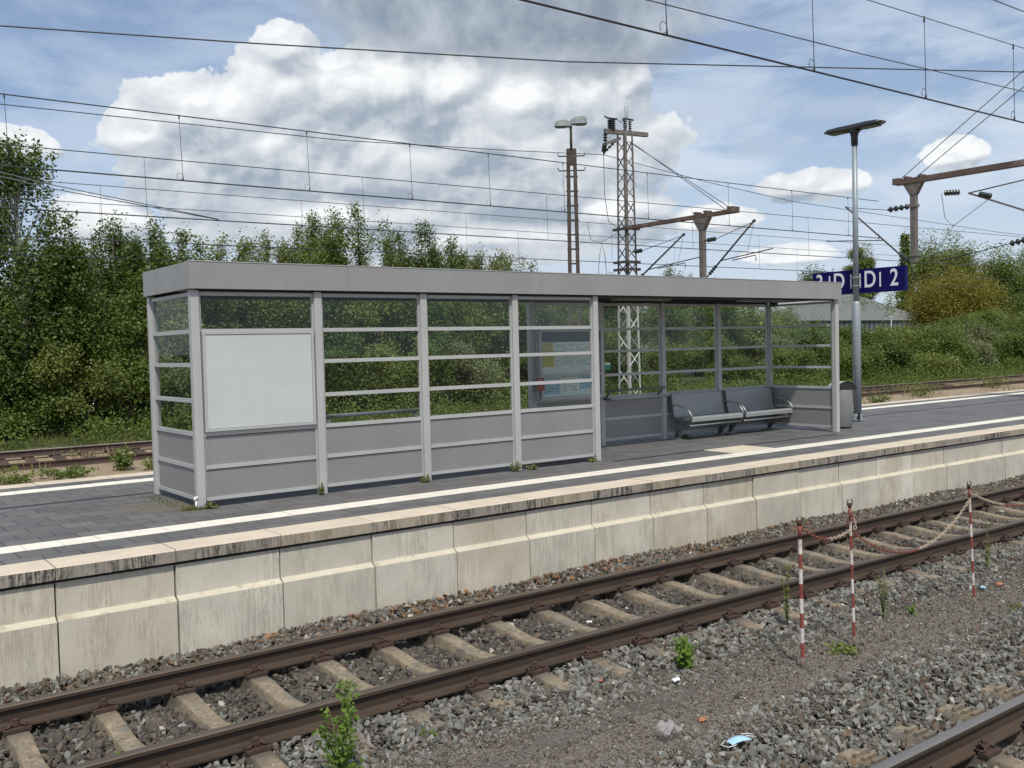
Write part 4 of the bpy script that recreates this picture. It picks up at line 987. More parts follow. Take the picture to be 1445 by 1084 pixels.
# down leads on the left of the mast
g = MB(); g.tube([(MX-0.55, MY+0.70, 9.6), (MX-0.45, MY+0.8, 8.0), (MX-0.30, MY+0.75, 6.9), (MX-0.1, MY+0.4, 6.6)], 0.014, 6); g.tube([(MX-0.2, MY+0.4, 6.35), (MX-0.6, MY+0.9, 6.05), (MX-0.9, MY+1.2, 6.15), (MX-1.0, MY+1.3, 6.9)], 0.012, 6)
g.tube([(MX-0.9, MY+0.9, 3.8), (MX-0.75, MY+0.85, 5.5), (MX-0.62, MY+0.85, 6.0), (MX-0.5, MY+0.8, 5.5), (MX-0.4, MY+0.75, 3.8)], 0.012, 6); g.build('down_lead', 'wire', mt)
def cantilever(t, x, ytop, ztop, ybot, zbot, yins, zins, ztube):
    """inclined tube with insulator at its foot and a steady arm"""
    g = MB(); a, b = Vector((x, ybot, zbot)), Vector((x, ytop, ztop)); c = a.lerp(b, 0.30)
    g.tube([a.lerp(b, 0.20), b], 0.035, 8); g.tube([a, a.lerp(b, 0.06)], 0.03, 8); g.lathe(tuple(b-Vector((0, 0, 0.05))), [(0.06, 0), (0.07, 0.06), (0.03, 0.10)], 8)
    o = g.build('cantilever_arm', 'rust_pole', t)
    g = MB(); insulator(g, a.lerp(b, 0.05), a.lerp(b, 0.21), 4, 0.075); q = g.build('insulator', 'insulator', None); attach(q, o)
    g = MB(); insulator(g, (x, yins-0.12, zins), (x, yins-0.55, zins+0.02), 3, 0.09); q = g.build('insulator', 'insulator', None); attach(q, o)
    g = MB(); g.tube([(x, yins, zins), (x, yins-0.14, zins)], 0.03, 6); g.tube([(x, yins-0.5, zins), b-Vector((0, 0, 0.03))], 0.013, 6); q = g.build('tie', 'wire', None); attach(q, o)
    e = Vector((x, ytop-0.8, zbot+0.78)); g = MB(); g.tube([c, e], 0.02, 6); g.tube([(x, c.y-0.55, zbot+0.52), (x, ytop-0.05, zbot+0.62), (x, ytop-0.05, zbot+0.42)], 0.018, 6); g.tube([b, (x+0.2, ytop+0.55, zbot+0.55)], 0.006, 4); q = g.build('steady_arm', 'rust_pole', None); attach(q, o)
    return o
# rusty beam reaching over the tracks, hanging post, stays
BZ = 1.80+4.76
g = MB(); g.beam((MX-0.05, MY+0.1, BZ), (MX-0.05, 23.75, BZ), 0.12, 0.14); g.beam((MX+0.12, MY+0.1, BZ), (MX+0.12, 23.75, BZ), 0.05, 0.14)
for y in (25.45, 24.95): g.box(MX-0.14, MX+0.2, y-0.07, y+0.07, BZ+0.086, BZ+0.17)
g.box(MX-0.18, MX+0.24, 23.6, 23.85, BZ-0.06, BZ+0.16); g.build('beam', 'rust_beam', mt)
HY = 25.2
g = MB(); g.beam((MX, HY, BZ-0.5), (MX, HY, 4.2), 0.18, 0.20, 0, (0, 1, 0)); g.beam((MX, HY, 4.2), (MX, HY, 4.05), 0.3, 0.3, 0, (0, 1, 0))
g.quadmesh([(MX-0.11, HY-0.4, BZ-0.086), (MX+0.11, HY-0.4, BZ-0.086), (MX+0.11, HY+0.4, BZ-0.086), (MX-0.11, HY+0.4, BZ-0.086), (MX-0.11, HY-0.12, BZ-0.52), (MX+0.11, HY-0.12, BZ-0.52), (MX+0.11, HY+0.12, BZ-0.52), (MX-0.11, HY+0.12, BZ-0.52)], [(0, 1, 2, 3), (4, 7, 6, 5), (0, 4, 5, 1), (1, 5, 6, 2), (2, 6, 7, 3), (3, 7, 4, 0)])
g.build('hanging_post', 'mast_steel', mt)
for dx, ye in ((-0.06, 23.75), (0.08, 24.1)):
    g = MB(); g.tube([(MX+dx, MY-0.25, 10.05), (MX+dx, ye, BZ+0.1)], 0.014, 6); g.build('stay', 'wire', mt)
cantilever(mt, MX, 22.75, 1.8+4.30, HY-0.2, 4.25, HY-0.12, 5.62, 0)
cantilever(mt, MX, 26.15, 1.8+4.17, MY-0.35, 4.25, MY-0.33, 5.55, 0)
for z in (5.15, 4.85, 6.5): 
    g = MB(); g.box(MX-0.42, MX+0.36, MY-0.42, MY-0.30, z-0.05, z+0.05); g.box(MX-0.42, MX-0.3, MY-0.30, MY+0.4, z-0.05, z+0.05); g.build('clamp_collar', 'rust_pole', mt)
# the right-hand mast (outside the frame) with its beam reaching in over the platform
RX = 26.9; RB = 1.80+4.60
m2 = thing('catenary_mast', 'rusty mast beam with hanging post and stays coming in from the right edge', 'mast', (RX, 10.2, 0))
lattice(m2, RX, 10.2, 0, 9.6, 0.62, 0.46, 0.62)
g = MB(); g.beam((RX-0.05, 9.6, RB), (RX-0.05, 16.35, RB), 0.12, 0.15); g.beam((RX+0.12, 9.6, RB), (RX+0.12, 16.35, RB), 0.05, 0.15)
for y in (15.65, 16.1): g.box(RX-0.12, RX+0.18, y-0.05, y+0.05, RB+0.076, RB+0.14)
g.box(RX-0.15, RX+0.2, 16.3, 16.5, RB-0.06, RB+0.12); g.build('beam', 'rust_beam', m2)
H2 = 15.9
g = MB(); g.beam((RX, H2, RB-0.4), (RX, H2, 4.0), 0.155, 0.165, 0, (0, 1, 0)); g.beam((RX, H2, 4.25), (RX, H2, 4.18), 0.22, 0.23, 0, (0, 1, 0)); g.beam((RX, H2, 5.70), (RX, H2, 5.62), 0.22, 0.23, 0, (0, 1, 0))
a_, b_ = 0.30, 0.095
g.quadmesh([(RX-0.09, H2-a_, RB-0.076), (RX+0.09, H2-a_, RB-0.076), (RX+0.09, H2+a_, RB-0.076), (RX-0.09, H2+a_, RB-0.076), (RX-0.09, H2-b_, RB-0.42), (RX+0.09, H2-b_, RB-0.42), (RX+0.09, H2+b_, RB-0.42), (RX-0.09, H2+b_, RB-0.42)], [(0, 1, 2, 3), (4, 7, 6, 5), (0, 4, 5, 1), (1, 5, 6, 2), (2, 6, 7, 3), (3, 7, 4, 0)])
g.build('hanging_post', 'mast_steel', m2)
for dx, ye in ((-0.05, 16.3), (0.1, 15.9)):
    g = MB(); g.tube([(RX+dx, ye, RB+0.08), (RX+dx, 12.7, RB+0.08+(2.35 if dx < 0 else 2.0)), (RX+dx, 10.3, 9.4)], 0.011, 6); g.build('stay', 'wire', m2)
# arm on the far side (holds the line of the first hidden track)
g = MB(); g.tube([(RX, 16.3, 4.22), (RX, 18.2, 5.93)], 0.026, 8); o = g.build('cantilever_arm', 'rust_pole', m2)
g = MB(); insulator(g, (RX, 16.0, 3.98), (RX, 16.35, 4.28), 4, 0.075); q = g.build('insulator', 'insulator', None); attach(q, o)
g = MB(); insulator(g, (RX, 16.05, 5.66), (RX, 16.75, 5.64), 4, 0.085); q = g.build('insulator', 'insulator', None); attach(q, o)
g = MB(); g.tube([(RX, 16.75, 5.64), (RX, 18.2, 5.90)], 0.010, 6); g.tube([(RX, 16.9, 4.75), (RX, 18.9, 4.92)], 0.016, 6); g.tube([(RX, 17.05, 4.95), (RX, 17.05, 4.80)], 0.016, 6); q = g.build('steady_arm', 'wire', None); attach(q, o)
# arm on the near side, coming down to the right
g = MB(); g.tube([(RX, 14.25, 5.80), (RX, 12.70, 5.12), (RX, 11.0, 4.4)], 0.026, 8); g.tube([(RX, 14.25, 5.80), (RX, 10.4, 6.15)], 0.018, 6); g.tube([(RX, 12.72, 5.10), (RX, 12.70, 4.75)], 0.012, 6); o = g.build('cantilever_arm', 'mast_steel', m2)
for p, q_ in (((RX, 14.95, 5.90), (RX, 14.50, 5.86)), ((RX, 13.95, 5.73), (RX, 13.60, 5.62))):
    g = MB(); insulator(g, p, q_, 5, 0.085); q = g.build('insulator', 'insulator', None); attach(q, o)
g = MB(); g.tube([(RX, 15.05, 5.90), (RX, 14.95, 5.2), (RX, 14.72, 4.92), (RX, 13.6, 5.60)], 0.009, 5); g.tube([(RX, 14.72, 4.92), (RX, 15.3, 4.1)], 0.006, 5); q = g.build('jumper', 'wire', None); attach(q, o)
g = MB(); g.tube([(RX, 15.2, 3.95), (RX, 12.6, 4.35), (RX, 10.6, 4.75)], 0.012, 6); insulator(g, (RX, 13.1, 4.27), (RX, 12.65, 4.34), 3, 0.085); q = g.build('tension_wire', 'black_metal_and_shade', None); attach(q, o)

# old ladder-like lamp mast
OX, OY = 26.66, 31.0
om = thing('lamp_mast', 'old rusty ladder-type lamp mast with two grey lamp heads left of the lattice mast', 'lamp mast', (OX, OY, -0.6))
for s_ in (-1, 1):
    g = MB(); g.beam((OX+s_*0.165, OY-s_*0.125, -0.6), (OX+s_*0.105, OY-s_*0.08, 9.95), 0.13, 0.16, 0, (1, 0.8, 0)); g.build('upright', 'rust_pole', om)
g = MB(); z = -0.2
while z < 9.2:
    g.beam((OX-0.2, OY+0.15, z), (OX+0.2, OY-0.15, z), 0.05, 0.07); z += 0.60
g.beam((OX-0.14, OY+0.10, 9.6), (OX+0.14, OY-0.10, 9.6), 0.06, 0.7); g.build('rungs', 'rust_pole', om)
for z in (9.05, 9.65):
    g = MB(); g.tube([(OX-0.45, OY+0.35, z+0.12), (OX-0.42, OY+0.33, z), (OX+0.42, OY-0.33, z), (OX+0.45, OY-0.35, z+0.12)], 0.03, 6); g.build('crossbar', 'rust_pole', om)
g = MB(); g.tube([(OX, OY, 9.9), (OX, OY, 10.95)], 0.055, 8); g.build('top_tube', 'rust_pole', om)
for s_, zz in ((-1, 10.93), (1, 11.02)):
    g = MB(); ax = Vector((0.80, -0.60, 0)).normalized(); sdv = Vector((0.6, 0.8, 0)); c0 = Vector((OX, OY, zz))-ax*s_*0.03; V = []
    for u, hw, zt, zb in ((0, 0.12, 0.08, -0.07), (0.22, 0.20, 0.19, -0.07), (0.58, 0.21, 0.20+0.04*s_, -0.07), (0.70, 0.16, 0.10+0.04*s_, -0.06)):
        for w2, z2 in ((-1, zb), (-0.85, zt), (0.85, zt), (1, zb)): V.append(c0+ax*s_*u*1.0+sdv*hw*w2+Vector((0, 0, z2)))
    F = [(i*4+k, i*4+(k+1) % 4, i*4+4+(k+1) % 4, i*4+4+k) for i in range(3) for k in range(4)]+[(0, 1, 2, 3), (15, 14, 13, 12)]
    g.quadmesh(V, F); h = g.build('lamp_head', 'lamp_grey', om)
    g = MB(); V = [c0+ax*s_*u+sdv*hw+Vector((0, 0, -0.075)) for u, hw in ((0.25, -0.15), (0.62, -0.16), (0.62, 0.16), (0.25, 0.15))]; V += [v-Vector((0, 0, 0.03)) for v in V]; g.quadmesh(V, [(0, 1, 2, 3), (7, 6, 5, 4), (0, 4, 5, 1), (1, 5, 6, 2), (2, 6, 7, 3), (3, 7, 4, 0)]); q = g.build('lens', 'lens', None); attach(q, h)

# ------------------------------------------------------------------ halls in the distance
def hall(label, xl, xr, y, ze, zr, depth, slat=True):
    xc = (xl+xr)/2; t = thing('industrial_hall', label, 'building', (xc, y, 0))
    g = MB(); g.box(xl, xr, y, y+depth, -0.5, ze-1.9); g.build('wall', 'hall_wall', t)
    g = MB(); g.box(xl-0.02, xr+0.02, y-0.03, y+depth, ze-1.9, ze-0.55); g.build('window_band', 'hall_slats', t)
    g = MB(); V = [(xl-0.3, y-0.3, ze-0.55), (xr+0.3, y-0.3, ze-0.55), (xr+0.3, y-0.3, ze), (xc+1, y-0.3, zr), (xc-1, y-0.3, zr), (xl-0.3, y-0.3, ze)]
    V += [(a, y+depth, c) for a, b, c in V]
    g.quadmesh(V, [(0, 1, 2, 3, 4, 5), (11, 10, 9, 8, 7, 6)]+[(i, 6+i, 6+(i+1) % 6, (i+1) % 6) for i in range(6)]); g.build('roof', 'hall_roof', t)
    return t
hall('low grey industrial hall with dark window band behind the platform sign', 93, 127.5, 75, 4.7, 7.7, 35)
hall('grey hall roof glimpsed through the shelter glass above the timetable case', 63, 84, 82, 5.0, 7.6, 30)

# ------------------------------------------------------------------ vegetation
rv = np.random.RandomState(21)
def leaf_cloud(C, s, nl, spread, size, up=0.35, droop=0.0, tint_c=None):
    """C (n,3) clump centres, nl leaves per clump -> quads"""
    n = len(C)*nl; c = np.repeat(C, nl, 0)+rv.normal(0, 1, (n, 3))*np.array(spread)
    if droop: c[:, 2] -= np.abs(rv.normal(0, droop, n))
    nr = rv.normal(0, 1, (n, 3)); nr[:, 2] = np.abs(nr[:, 2])+up; nr[:, 1] -= 0.25; nr /= np.linalg.norm(nr, axis=1)[:, None]
    a = np.cross(nr, rv.normal(0, 1, (n, 3))); a /= np.linalg.norm(a, axis=1)[:, None]; b = np.cross(nr, a)
    sz = size*rv.uniform(0.6, 1.25, (n, 1)); V = np.stack([c-a*sz, c+b*sz*0.55, c+a*sz, c-b*sz*0.55], 1).reshape(-1, 3)
    tc = np.repeat(rv.uniform(0.1, 0.9, len(C)), nl) if tint_c is None else np.repeat(tint_c, nl)
    t = np.clip(tc*0.55+rv.uniform(0, 0.5, n), 0, 1); T = np.repeat(np.stack([t, t, t], 1), 4, 0)
    return V, T
def leaves_obj(name, parts, mat, parent=None):
    V = np.concatenate([p[0] for p in parts]); T = np.concatenate([p[1] for p in parts]); F = np.arange(len(V)).reshape(-1, 4)
    return np_obj(name, np_mesh(name, V, F, mat, T), parent)
def tree(label, x, y, zt, r, kind, mat, z0=-0.6, dens=1.0, leaf=0.075, group=None, cat='tree', name='tree', bark='bark', zb=None):
    t = thing(name, label, cat, (x, y, z0), group); h = zt-z0; g = MB(); parts = []
    base = Vector((x, y, z0))
    if kind == 'aspen':
        leaf = leaf*0.72
        nl_ = rv.randint(7, 11); C = []; wts = []
        for k in range(nl_):
            an = rv.uniform(0, 6.28); rr = r*(0.15 if k == 0 else rv.uniform(0.35, 1.0)); bx_, by_ = x+rr*math.cos(an), y+rr*math.sin(an)*0.9
            zk = zt if k == 0 else z0+h*rv.uniform(0.62, 0.97); rad = r*rv.uniform(0.36, 0.56)
            n = int(84*dens*h/7); u = rv.uniform(0.12, 1, n)**0.72; zz = z0+(zk-z0)*u
            f1, f2 = rv.uniform(5, 14), rv.uniform(0, 6.28); w_ = rad*np.clip(1.35*(1-u)**rv.uniform(0.35, 0.8), 0.10, 1)*rv.uniform(0.4, 1.15, n)*(0.78+0.38*np.sin(u*f1+f2)); th = rv.uniform(0, 6.28, n)
            lean = (u)[:, None]*np.array([[bx_-x, by_-y]])*0.15+(u[:, None]**2)*rv.normal(0, 0.22, (1, 2))+0.10*np.sin(u*7+f2)[:, None]*rv.normal(0, 1, (1, 2))
            C.append(np.stack([bx_+w_*np.cos(th)+lean[:, 0], by_+w_*np.sin(th)+lean[:, 1], zz], 1))
            g.tube([(x+(bx_-x)*0.3, y+(by_-y)*0.3, z0), (bx_, by_, z0+(zk-z0)*0.5), (bx_+(bx_-x)*0.1, by_, zk-0.1)], [0.07, 0.04, 0.008], 5)
            for q in range(0, n, 5): g.tube([(bx_, by_, C[-1][q][2]-0.35), tuple(C[-1][q])], [0.018, 0.005], 4)
        for q in range(rv.randint(5, 9)):
            an = rv.uniform(0, 6.28); rr = r*rv.uniform(0.1, 1.0); hz = z0+h*rv.uniform(0.55, 0.86); m_ = rv.randint(5, 9)
            C.append(np.stack([x+rr*np.cos(an)+np.cumsum(rv.normal(0, .04, m_)), y+rr*np.sin(an)+rv.normal(0, .05, m_), hz+np.linspace(0, rv.uniform(0.4, 0.9), m_)], 1))
        parts.append(leaf_cloud(np.concatenate(C), 1, int(26), (0.15, 0.15, 0.20), leaf*1.12))
    elif kind == 'birch':
        g.tube([(x, y, z0), (x+0.1, y, z0+h*0.5), (x-0.05, y, zt-0.3)], [0.17, 0.11, 0.02], 8); C = []
        for k in range(int(105*dens)):
            u = rv.uniform(0.28, 1.0); rr = r*(0.25+0.95*math.sin(math.pi*min(1, (1.08-u)*0.75)))*rv.uniform(0.5, 1.05); an = rv.uniform(0, 6.28)
            tip = Vector((x+rr*math.cos(an), y+rr*math.sin(an), z0+h*u)); g.tube([(x, y, z0+h*max(0.2, u-0.12)), tuple((tip+Vector((x, y, tip.z)))/2+Vector((0, 0, 0.1))), tuple(tip)], [0.03, 0.02, 0.006], 4)
            m_ = rv.randint(3, 7)
            for q in range(m_):
                hx, hy = tip.x+rv.normal(0, 0.28), tip.y+rv.normal(0, 0.28); ln = rv.uniform(0.6, 1.8)
                for w_ in range(5): C.append((hx+rv.normal(0, .04), hy+rv.normal(0, .04), tip.z-ln*w_/5+0.15))
        parts.append(leaf_cloud(np.array(C), 1, 9, (0.10, 0.10, 0.14), leaf*0.85))
    elif kind == 'conifer':
        g.tube([(x, y, z0), (x, y, zt)], [0.2, 0.03], 6); n = int(420*dens); u = rv.uniform(0, 1, n); w_ = r*(1-u)*rv.uniform(0.4, 1.0, n)+0.1; th = rv.uniform(0, 6.28, n)
        parts.append(leaf_cloud(np.stack([x+w_*np.cos(th), y+w_*np.sin(th), z0+h*(0.15+0.85*u)-w_*0.25], 1), 1, 22, (0.25, 0.25, 0.15), leaf))
    else:   # bushy: lobes on limbs
        nb_ = int((9 if kind == 'bush' else 15)*max(1, dens**0.5)); C = []; tc_ = []
        zb_ = z0+h*(0.0 if kind == 'bush' else 0.18)
        for k in range(nb_):
            an = rv.uniform(0, 6.28); u = rv.uniform(0.15, 0.9); rr = r*math.sqrt(max(0.05, 1-(2*u-1)**2))*rv.uniform(0.3, 0.8)
            c = Vector((x+rr*math.cos(an), y+rr*math.sin(an)*0.8, zb_+(zt-zb_)*u)); lr_ = r*rv.uniform(0.32, 0.5); tb = rv.uniform(0.1, 0.9)
            lz = min(lr_*rv.uniform(0.7, 1.0), max(0.2, (zt-c.z)*1.0), (zt-z0)*0.35)
            g.tube([(x, y, z0), tuple(base.lerp(c, 0.55)+Vector((0, 0, 0.1*h))), tuple(c)], [max(0.02, 0.02*h), 0.012*h, 0.01], 5)
            n = int(40*dens); d = rv.normal(0, 1, (n, 3)); d /= np.linalg.norm(d, axis=1)[:, None]; d *= rv.uniform(0.45, 1.12, (n, 1)); d[:, 2] = np.where(d[:, 2] < -0.6, -0.6, d[:, 2])
            P = np.array(c)+d*np.array([lr_, lr_, lz]); P[:, 2] = np.maximum(P[:, 2], z0+0.05); C.append(P); tc_.append(np.clip(tb+rv.normal(0, 0.15, n), 0, 1))
            for q in range(0, n, 9): g.tube([tuple(c), tuple(P[q])], [0.012, 0.004], 4)
            if rv.rand() < 0.5:      # upright whips that break the outline
                for q in range(3):
                    px, py = c.x+rv.normal(0, lr_*0.5), c.y+rv.normal(0, lr_*0.4); n2 = 5
                    C.append(np.stack([np.full(n2, px)+rv.normal(0, .05, n2), np.full(n2, py), c.z+lz*0.6+np.linspace(0, h*0.16, n2)], 1)); tc_.append(np.full(n2, tb))
        s_ = max(0.14, r*0.11)
        parts.append(leaf_cloud(np.concatenate(C), 1, 34 if leaf < 0.09 else 24, (s_, s_, s_*0.8), leaf*(0.78 if leaf < 0.09 else 0.95), tint_c=np.concatenate(tc_)))
    g.build('trunk' if cat == 'tree' else 'stems', bark, t)
    leaves_obj('crown' if cat == 'tree' else 'foliage', parts, mat, t); return t
TR = [
 ('tall drooping birch at the left edge, its thin top against the sky', 6.0, 33, 8.35, 1.35, 'birch', 'leaf_dark', {}),
 ('second drooping birch, half cut off by the left edge of the photo', 4.6, 34.5, 8.9, 1.4, 'birch', 'leaf_dark', {}),
 ('low rounded dark tree just right of the left birch', 7.4, 32.8, 5.4, 1.25, 'tree', 'leaf_dark', {}),
 ('spiky dark poplar thicket, first peak right of the birch', 8.9, 34, 6.6, 1.1, 'aspen', 'leaf_dark', {}),
 ('dark poplar above the left end of the shelter roof', 10.44, 35, 6.35, 1.1, 'aspen', 'leaf_dark', {}),
 ('poplar shoots standing behind the roof corner of the shelter', 11.5, 34.5, 6.05, 1.0, 'aspen', 'leaf_mid', {}),
 ('pale poplar shoots behind the first roof section of the shelter', 13.3, 36, 6.25, 1.1, 'aspen', 'leaf_light', {}),
 ('low grey-green willow between the pale poplar and the yellow-green cone', 15.4, 38, 6.3, 1.2, 'aspen', 'leaf_willow', {}),
 ('yellow-green cone-shaped tree above the shelter roof', 18.1, 40, 7.25, 1.25, 'aspen', 'leaf_light', {}),
 ('medium tree filling the gap left of the tallest tree above the roof', 17.4, 36, 6.4, 1.3, 'aspen', 'leaf_mid', {}),
 ('tallest tree above the middle of the shelter roof with pointed top', 19.4, 36.2, 7.8, 1.55, 'aspen', 'leaf_mid', {}),
 ('dark tree immediately right of the tallest tree above the roof', 21.7, 37, 6.9, 1.25, 'aspen', 'leaf_dark', {}),
 ('dark spiky tree above the roof, third to the left of the lamp mast', 23.6, 38, 7.5, 1.25, 'aspen', 'leaf_dark', {}),
 ('tree with loose top above the roof, second to the left of the lamp mast', 25.4, 38, 6.85, 1.2, 'aspen', 'leaf_mid', {}),
 ('grey-green willow lower than its neighbours above the roof', 25.3, 36, 6.0, 1.3, 'aspen', 'leaf_willow', {}),
 ('last pale willow of the row, its slope ending left of the lamp mast', 27.5, 37, 6.25, 1.4, 'aspen', 'leaf_willow', {}),
 ('backing poplar filling the gap between the birch and the first spiky peak', 8.2, 37, 5.9, 1.7, 'aspen', 'leaf_mid', {}),
 ('backing poplar behind the left roof corner, half hidden', 11.0, 38.5, 6.3, 1.8, 'aspen', 'leaf_dark', {}),
 ('backing poplar hidden behind the pale shoots above the roof', 14.2, 40, 6.5, 1.9, 'aspen', 'leaf_mid', {}),
 ('backing tree between the yellow-green cone and the tallest tree', 19.2, 40.5, 7.0, 1.9, 'aspen', 'leaf_dark', {}),
 ('backing tree right of the tallest tree, half hidden', 23.2, 41, 7.0, 1.9, 'aspen', 'leaf_mid', {}),
 ('backing willow at the right end of the row above the roof', 27.6, 40.5, 6.4, 1.9, 'aspen', 'leaf_willow', {}),
 ('low bushy tree behind the glass with the timetable case', 29.2, 37, 4.2, 1.6, 'tree', 'leaf_mid', {}),
 ('dark bushy tree seen through the glass just left of the lattice mast', 32.6, 38, 4.0, 1.8, 'tree', 'leaf_dark', {}),
 ('bushy tree behind the foot of the lattice mast', 36.4, 39, 4.9, 1.9, 'tree', 'leaf_dark', {}),
 ('twiggy willow showing above the roof right of the lattice mast', 45.3, 44, 6.6, 1.9, 'aspen', 'leaf_willow', {}),
 ('low willow tops above the roof next to the hanging post', 50.4, 46, 6.2, 2.0, 'aspen', 'leaf_willow', {}),
 ('bushy tree behind the two benches', 49.5, 44, 5.2, 2.6, 'tree', 'leaf_mid', {}),
 ('loose bush tree seen over the right bench', 52.5, 41, 3.6, 2.0, 'tree', 'leaf_light', {}),
 ('far slim poplar behind the top edge of the platform sign', 144.7, 95, 17.8, 3.0, 'tree', 'leaf_light', {'leaf': 0.16, 'dens': 1.6}),
 ('dark narrow conifer right of the platform sign beside the hanging post', 146.2, 88, 18.2, 2.2, 'conifer', 'leaf_dark', {'leaf': 0.20, 'dens': 1.2}),
 ('broad green ash with open crown right of the hanging post', 107.4, 60, 13.2, 4.6, 'tree', 'leaf_light', {'leaf': 0.13, 'dens': 2.0}),
 ('large tree with bare twigs at its top near the right edge', 112.5, 56, 11.6, 4.6, 'tree', 'leaf_mid', {'leaf': 0.13, 'dens': 2.0}),
 ('olive-yellow tree right of the platform sign', 84.0, 46, 7.1, 4.7, 'tree', 'leaf_yellow', {'leaf': 0.095, 'dens': 2.4}),
 ('dark green tree at the right edge below the twiggy one', 88.0, 42.5, 5.2, 3.0, 'tree', 'leaf_dark', {'leaf': 0.10, 'dens': 1.4}),
 ('distant dark tree left of the platform sign', 145.9, 105, 13.3, 4.2, 'tree', 'leaf_dark', {'leaf': 0.18, 'dens': 1.6}),
 ('big tree cut by the right edge of the photo', 133.5, 60, 13.4, 5.0, 'tree', 'leaf_mid', {'leaf': 0.13, 'dens': 2.0}),
]
for lb_, x, y, zt, r, kd, mtl, kw in TR:
    bk = 'birch_bark' if kd == 'birch' else 'bark'; tree(lb_, x, y, zt, r, kd, mtl, bark=bk, group='trees behind the platform', **kw)
# bare twigs of the tree near the right edge belong to it, thin birch stems among the right shrubs
def young_birch(label, x, y, z0, zt, dx):
    t = thing('birch_sapling', label, 'tree', (x, y, z0), 'young birches in the scrub'); g = MB(); g.tube([(x, y, z0), (x+dx*0.5, y, (z0+zt)/2), (x+dx, y, zt)], [0.06, 0.05, 0.02], 6); g.build('trunk', 'birch_bark', t)
    C = np.stack([x+dx+rv.normal(0, 0.45, 70), y+rv.normal(0, 0.45, 70), zt-0.2+rv.uniform(-1.0, 0.6, 70)], 1); leaves_obj('crown', [leaf_cloud(C, 1, 8, (0.1, 0.1, 0.15), 0.07)], 'leaf_light', t)
young_birch('thin young birch with white stem leaning right of the lamp post', 61.8, 38.5, -0.4, 4.7, 0.55)
young_birch('second thin white-stemmed birch nearer the lamp post', 57.8, 38.0, -0.4, 4.9, -0.3)
SHR = [(4.0, 31.6, 1.7), (5.9, 31.9, 2.0), (7.2, 31.5, 2.2), (8.7, 32.0, 2.4), (10.2, 31.8, 1.9), (12.3, 32.3, 2.3), (14.1, 32.2, 2.1), (16.0, 32.3, 1.8), (18.0, 32.5, 1.9), (20.2, 32.3, 1.9), (22.6, 32.5, 2.0), (25.9, 33.2, 1.6), (28.7, 33.3, 1.8), (32.7, 34.0, 1.8), (36.1, 34.3, 1.7), (39.9, 34.2, 1.7), (44.0, 34.2, 2.1), (47.5, 35, 2.2), (50.7, 36, 1.9), (55.1, 36, 2.4), (59.5, 36.5, 2.1), (63.3, 38, 2.2), (64.4, 36, 2.1), (69, 37, 2.9), (74.1, 38, 3.4), (75.5, 36, 1.9), (80, 38.5, 3.4), (68, 41, 2.4), (58, 42, 1.9), (88, 40, 2.6)]
SHR += [(46.5, 31.3, 0.9), (50.5, 31.6, 1.3), (54, 31.2, 0.8), (57.5, 32, 1.5), (61.5, 32.3, 1.2), (65.5, 32, 1.6), (69.5, 32.6, 1.3), (73.0, 32.2, 1.6), (42.0, 31.5, 1.1), (59.5, 34, 2.1), (67.5, 34.5, 2.3)]
SM_ = ['leaf_mid', 'leaf_dark', 'leaf_light', 'leaf_mid', 'leaf_willow', 'leaf_mid']
NEARTO = ['at the far left edge', 'under the birch', 'below the rounded dark tree', 'left of the shelter', 'behind the left end panel', 'behind the notice board bay', 'behind the second bay, left', 'behind the second bay, right', 'behind the third bay', 'between the third and fourth bays', 'behind the fourth bay', 'below the timetable case', 'left of the lattice mast foot', 'right of the lattice mast foot', 'behind the leaning rail', 'behind the left bench', 'behind the gap between benches', 'behind the right bench', 'behind the end panel', 'behind the litter bin', 'behind the lamp post', 'right of the lamp post', 'low in front of the saplings', 'below the olive-yellow tree', 'under the olive-yellow tree, taller', 'low beside the far rails at right', 'near the right edge, tallest', 'in front of the hall, pale', 'against the hall wall', 'at the right edge beside the rails', 'low behind the litter bin', 'low left of the lamp post', 'smallest, just right of the lamp post', 'against the far rails under the platform sign', 'beside the far rails right of the sign', 'along the far rails below the olive-yellow tree', 'along the far rails near the right edge, low', 'along the far rails at the extreme right', 'low behind the end panel', 'in the middle row under the sign', 'in the middle row under the olive-yellow tree']
for k, (x, y, zt) in enumerate(SHR):
    big_ = x > 46
    tree('%s green shrub growing %s' % (['leafy', 'dark', 'light', 'dense', 'grey', 'bushy'][k % 6], NEARTO[k]), x, y, zt, (1.7 if y < 33 else 2.3) if big_ else 1.35, 'bush', SM_[k % 6], z0=-0.55, dens=1.6 if big_ else 1.15, leaf=0.085 if big_ else 0.065, group='shrubs behind the far track', cat='shrub', name='shrub')
